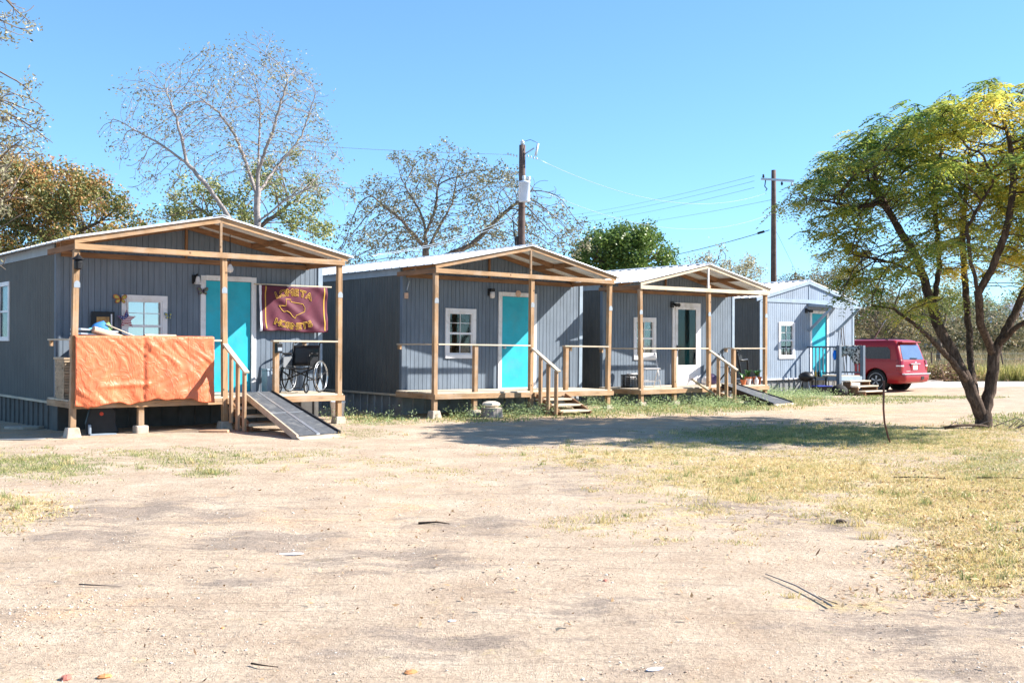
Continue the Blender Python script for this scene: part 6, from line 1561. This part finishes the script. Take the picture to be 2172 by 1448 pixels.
# ---------------------------------------------------------------- field, fence and houses beyond the road
FM = leafmat('field_weed', [(0, (.10, .10, .06)), (.4, (.22, .21, .12)), (.7, (.34, .28, .17)), (.9, (.40, .25, .17)), (1, (.46, .36, .24))], .3, .7)
n = 60000; y = 46.5+32*rng.random(n)**1.2; x = y*(.30+.30*rng.random(n)); k = rng.random(n) < np.clip(.6+.4*fbm(x, y, .35), .1, 1); x, y = x[k], y[k]
blades('field_weeds', x, y, .15+.35*rng.random(len(x))*(.6+.4*np.sin(x*.7)*np.sin(y*.6)), .03+.02*rng.random(len(x)), np.clip(.42+.2*rng.normal(size=len(x))+.16*fbm(x, y, .3), 0, 1), FM, 'dry grey-green weeds covering the field beyond the road', 'weeds', .7)
x, y = 14.5+10*rng.random(9000), 45.4+2.2*rng.random(9000); k = rng.random(9000) < np.clip(.5+.6*np.sin(x*1.1)*np.sin(y*2), .1, 1); x, y = x[k], y[k]
YG = leafmat('yellow_green_weed', [(0, (.16, .17, .05)), (.5, (.36, .34, .10)), (1, (.55, .47, .20))], .35, .6)
blades('roadside_weeds', x+1.5, y, .35+.5*rng.random(len(x)), .035+.02*rng.random(len(x)), rng.random(len(x)), YG, 'yellow-green weeds along the far edge of the white road', 'weeds', .6)
def brush_pile():
    c = at(1998, 800, 45.8); z = g0(c.x, c.y); m = MB(); rg = random.Random(9)
    for k in range(330):
        a = rg.random()*6.28; u = rg.gauss(0, .9); v = rg.gauss(0, .45); h = max(0, .75-.35*abs(u))*rg.random(); L = .35+.7*rg.random(); el = rg.uniform(-.4, .7)
        p = Vector((c.x+u, c.y+v, z+h)); d = Vector((math.cos(a)*math.cos(el), math.sin(a)*math.cos(el), math.sin(el)))
        m.tube([p-d*L/2, p+Vector((0, 0, .05*rg.random())), p+d*L/2+Vector((rg.gauss(0, .1), 0, rg.gauss(0, .1)))], [.018*rg.random()+.006]*2+[.004], 4)
    t = thing('brush_pile', 'reddish brown pile of cut brush right of the red car', 'brush pile', (c.x, c.y, z)); 
    m.v = [(a-c.x, b-c.y, d-z) for a, b, d in m.v]; o = m.build('branches', paint('brushwood', (.22, .13, .09), .9, .3, 9), t); o['kind'] = 'stuff'
    cc = np.array([(rg.gauss(0, 1.0), rg.gauss(0, .4), abs(rg.gauss(0, .3))) for k in range(2600)]); o = leafquads('dry_leaves', cc, .09, .5, rng.random(2600), LM, t); o['kind'] = 'stuff'
    for k, (px_, py_) in enumerate(((1960, 818), (1985, 822), (1945, 820))):
        pass
    a = at(1950, 820, 42.8); b = at(2000, 810, 44.2); m = MB(); a.z = g0(a.x, a.y)+.05; b.z = g0(b.x, b.y)+.06
    m.tube([a, a.lerp(b, .5)+Vector((0, .1, .05)), b], [.04, .035, .02], 6); tag(m.build('fallen_branch', M['bark_pale'], None), 'bleached fallen branch at the road edge beside the brush pile', 'branch')
brush_pile()
def fence():
    t = thing('wire_fence', 'thin wire fence with rusty posts along the field behind the red car', 'fence'); pts = []
    for k, px_ in enumerate((1900, 1976, 2052, 2128, 2204, 2290)):
        D_ = 48+k*.3; p = at(px_, 740, D_); z = g0(p.x, p.y); pts.append((p.x, p.y, z)); m = MB()
        lx = .12 if k == 3 else .0
        m.tube([(p.x+lx, p.y, z-.1), (p.x-lx, p.y, z+1.25)], .032, 6); m.build('post', M['pole'], t)
    for h in (.3, .6, .9, 1.15):
        m = MB(); m.tube([(a, b, c+h) for a, b, c in pts], .006, 4); m.build('wire', M['wire'], t)
fence()
def house(px0, px1, D_, base, top, label, wallc, roofc, gable=True, name='house'):
    a = at(px0, base, D_); b = at(px1, base, D_); z = min(g0(a.x, a.y), g0(b.x, b.y)); w_ = b.x-a.x; h = at(px0, top, D_).z-z
    t = thing(name, label, 'house', (a.x, a.y, z)); wh = h*.62; dp = 7
    m = MB(); m.box(0, w_, 0, dp, 0, wh); wl = m.build('wall', wallc, t)
    m = MB(); m.add([(-.4, -.5, wh-.05), (w_+.4, -.5, wh-.05), (w_+.4, dp+.5, wh-.05), (-.4, dp+.5, wh-.05), (-.1, dp/2, h), (w_+.1, dp/2, h)], [(0, 1, 5, 4), (2, 3, 4, 5), (0, 4, 3), (1, 2, 5), (3, 2, 1, 0)]); m.build('roof', roofc, t, solid=.08)
    m = MB(); m.box(-.4, w_+.4, -.56, -.505, wh-.16, wh+.0); m.build('fascia', M['white'], t)
    if gable:
        m = MB(); gx_ = w_*.55; m.add([(gx_-1, -.7, wh), (gx_+1, -.7, wh), (gx_, -.7, wh+1.1), (gx_, dp/2, wh+1.1), (gx_-1, dp/2-1, wh), (gx_+1, dp/2-1, wh)], [(0, 1, 2), (0, 2, 3, 4), (1, 5, 3, 2)]); m.build('gable', M['white'], t)
    for wx in (.25, .72):
        m = MB(); m.box(w_*wx-.65, w_*wx+.65, -.05, .0, .9, 2.0); f = m.build('window', M['white'], t)
        m = MB(); m.box(w_*wx-.52, w_*wx+.52, -.06, -.052, 1.0, 1.9); m.build('pane', M['carglass'], f)
    return t
M['house_blue'] = paint('grey_blue_house', (.20, .25, .33), .8, .08, 3); M['shingle'] = paint('dark_shingle', (.07, .075, .09), .9, .2, 9)
house(2098, 2168, 92, 728, 655, 'grey-blue house with dark roof and white gable at the far right', M['house_blue'], M['shingle'])
house(2176, 2290, 86, 730, 640, 'pale house at the far right edge beside the grey-blue house', M['white'], M['steel'], False)
house(1985, 2045, 118, 722, 668, 'distant bluish house seen between the trunks of the yard tree', M['house_blue'], M['steel'], False)
a = at(2120, 742, 78); m = MB(); m.box(0, 2.0, 0, .8, -.05, .60); o = simple('concrete_trough', m, M['concrete'], 'grey concrete trough in front of the grey-blue house', 'trough', None, (a.x, a.y, g0(a.x, a.y)), bevel=.03)
a = at(2000, 745, 74); m = MB(); m.bar((0, 0, .35), (8.0, 1, .30), .2, .22); m.box(.0, .25, -.12, .12, -.1, .3); m.box(4, 4.25, .35, .62, -.1, .25); m.box(7.7, 7.95, .82, 1.1, -.1, .25); simple('low_rail', m, M['pole'], 'long low dark beam across the far side of the field', 'beam', None, (a.x, a.y, g0(a.x, a.y)))
# far-off treeline
cc = []; rg = np.random.default_rng(3)
for k in range(330):
    px_ = 300+2500*rg.random(); D_ = 150+60*rg.random(); b = at(px_, 700, D_); z = g0(b.x, b.y); h = (3+3.5*rg.random())*(.6 if px_ < 1500 else 1); cc.append(rg.normal(size=(110, 3))*np.array([3.2, 1.5, h*.28])+np.array([b.x, b.y, z+h*.5]))
cc = np.concatenate(cc); o = leafquads('distant_trees', cc, .7, .7, np.clip(.4+.22*rg.normal(size=len(cc)), 0, 1), LF['scrub'], None); tag(o, 'low far-off line of brush and trees on the horizon', 'trees', kind='stuff')
# hedge of brush close behind the car
cc = []
for k in range(46):
    px_ = 1790+420*rg.random(); D_ = 68+16*rg.random(); b = at(px_, 700, D_); z = g0(b.x, b.y); h = 1.6+2.0*rg.random(); cc.append(rg.normal(size=(420, 3))*np.array([1.1, .8, h*.30])+np.array([b.x, b.y, z+h*.5]))
cc = np.concatenate(cc); o = leafquads('brush', cc, .22, .5, np.clip(.5+.25*rg.normal(size=len(cc)), 0, 1), LF['scrub'], None); tag(o, 'tangled brush along the far edge of the field behind the red car', 'brush', kind='stuff')

# ---------------------------------------------------------------- small things in the yard
p = Vector((5.62, 15.72, 0)); z = g0(p.x, p.y)
m = MB(); m.tube([(0, 0, -.05), (-.05, 0, .10), (-.10, 0, .30), (-.115, 0, .50), (-.11, 0, .92)], [.013, .014, .015, .015, .017], 8); simple('rusty_rod', m, paint('rust', (.16, .07, .045), .8, .3, 20), 'bent rusty rod standing in the grass left of the yard tree', 'rod', None, (p.x, p.y, z), smooth=True)
def stick(pts, r, label, mat='bark_mid', name='stick'):
    P = [Vector((x, y, g0(x, y)+r+.006+(h if h else 0))) for x, y, h in pts]; m = MB(); m.tube(P, [r*(1-.55*k/(len(P)-1)) for k in range(len(P))], 6); return tag(m.build(name, M[mat], None, smooth=True), label, 'stick')
stick([(1.73, 5.74, 0), (1.70, 5.95, .004), (1.66, 6.2, .008), (1.61, 6.42, .004), (1.57, 6.58, 0)], .0065, 'long thin stick lying right of centre in the foreground', 'bark_pale')
stick([(1.78, 5.80, 0), (1.74, 5.86, .004), (1.72, 5.96, .006)], .004, 'short forked twig at the lower end of the long stick')
stick([(-.75, 8.50, 0), (-.60, 8.49, .01), (-.5, 8.46, 0)], .010, 'dark broken stick in the middle of the bare ground', 'bark')
stick([(-1.16, 4.72, 0), (-1.10, 4.68, .005), (-1.03, 4.67, 0)], .005, 'small dark twig at the lower left foreground', 'bark')
stick([(-2.55, 6.25, 0), (-2.40, 6.21, .004), (-2.28, 6.2, 0)], .005, 'thin reddish twig in the sand at the left')
stick([(7.35, 18.0, .03), (7.7, 18.15, .06), (8.1, 18.3, .05), (8.3, 18.5, .02)], .03, 'dark fallen limb at the left foot of the yard tree', 'bark')
stick([(4.1, 11.4, 0), (4.35, 11.35, .01), (4.62, 11.3, 0)], .008, 'dark stick in the grass at the right', 'bark')
stick([(4.95, 11.35, 0), (5.3, 11.25, .01), (5.5, 11.2, 0)], .008, 'dark stick farthest right in the grass', 'bark')
for k in range(9):
    a = rg.random()*6.28; x0_, y0_ = 8.4+.5*math.cos(a)+.1*k-.3, 18.5+.25*math.sin(a); L = .3+.4*rg.random(); an = rg.random()*3.1-1.5
    o = stick([(x0_, y0_, .02), (x0_+L*.5*math.cos(an), y0_-.3*L, .10+.1*rg.random()), (x0_+L*math.cos(an), y0_-L*.5, .03)], .010, 'pale dead twig in the tangle at the foot of the yard tree', 'bark_pale', 'twig'); o['group'] = 'dead twigs at the foot of the yard tree'
flatpiece('paper_scrap', -1.51, 7.27, .16, .07, .004, M['white_cloth'], 'crumpled white paper scrap left of centre on the ground', 'paper', .1, 5)
flatpiece('paper_scrap', .62, 4.62, .09, .04, .004, M['white_cloth'], 'small white scrap at the bottom just right of centre', 'paper', .5, 6)
flatpiece('plastic_scrap', -.31, 5.45, .05, .03, .004, M['white_cloth'], 'tiny bluish scrap below the centre of the ground', 'scrap', .2, 7)
def rock(x, y, s, mat, label, seed):
    rg_ = random.Random(seed); m = MB(); m.lathe([(.2*s, 0), (.9*s, .15*s), (s, .45*s), (.7*s, .85*s), (.15*s, s)], 8, (0, 0, 0), Matrix.Diagonal((1.2, .8, .75)).to_3x3()); m.v = [(a*(.8+.4*rg_.random()), b*(.8+.4*rg_.random()), c*(.9+.2*rg_.random())) for a, b, c in m.v]
    o = m.build('stone', mat, None); o.location = (x, y, g0(x, y)-.003); o.rotation_euler = (0, 0, rg_.random()*6); return tag(o, label, 'stone')
rs = paint('red_brown_stone', (.34, .13, .10), .9, .2, 20, bmp=.3); os_ = paint('orange_clay_stone', (.50, .22, .09), .9, .2, 20, bmp=.3); ds = paint('dark_stone', (.12, .08, .06), .9, .2, 20)
rock(-1.90, 4.52, .028, rs, 'dull red stone at the bottom left corner region', 1)
rock(-1.75, 4.55, .026, os_, 'orange-brown stone right of the dull red stone at the bottom left', 2)
rock(-.44, 4.60, .026, os_, 'orange stone at the bottom left of centre', 3)
rock(-1.46, 5.35, .014, os_, 'small orange stone left of the dark twig in the foreground', 4)
rock(.56, 6.35, .018, rs, 'small dark red stone just right of centre in the foreground', 5)
rock(2.65, 8.55, .04, ds, 'dark clod at the edge of the dry grass right of centre', 6)
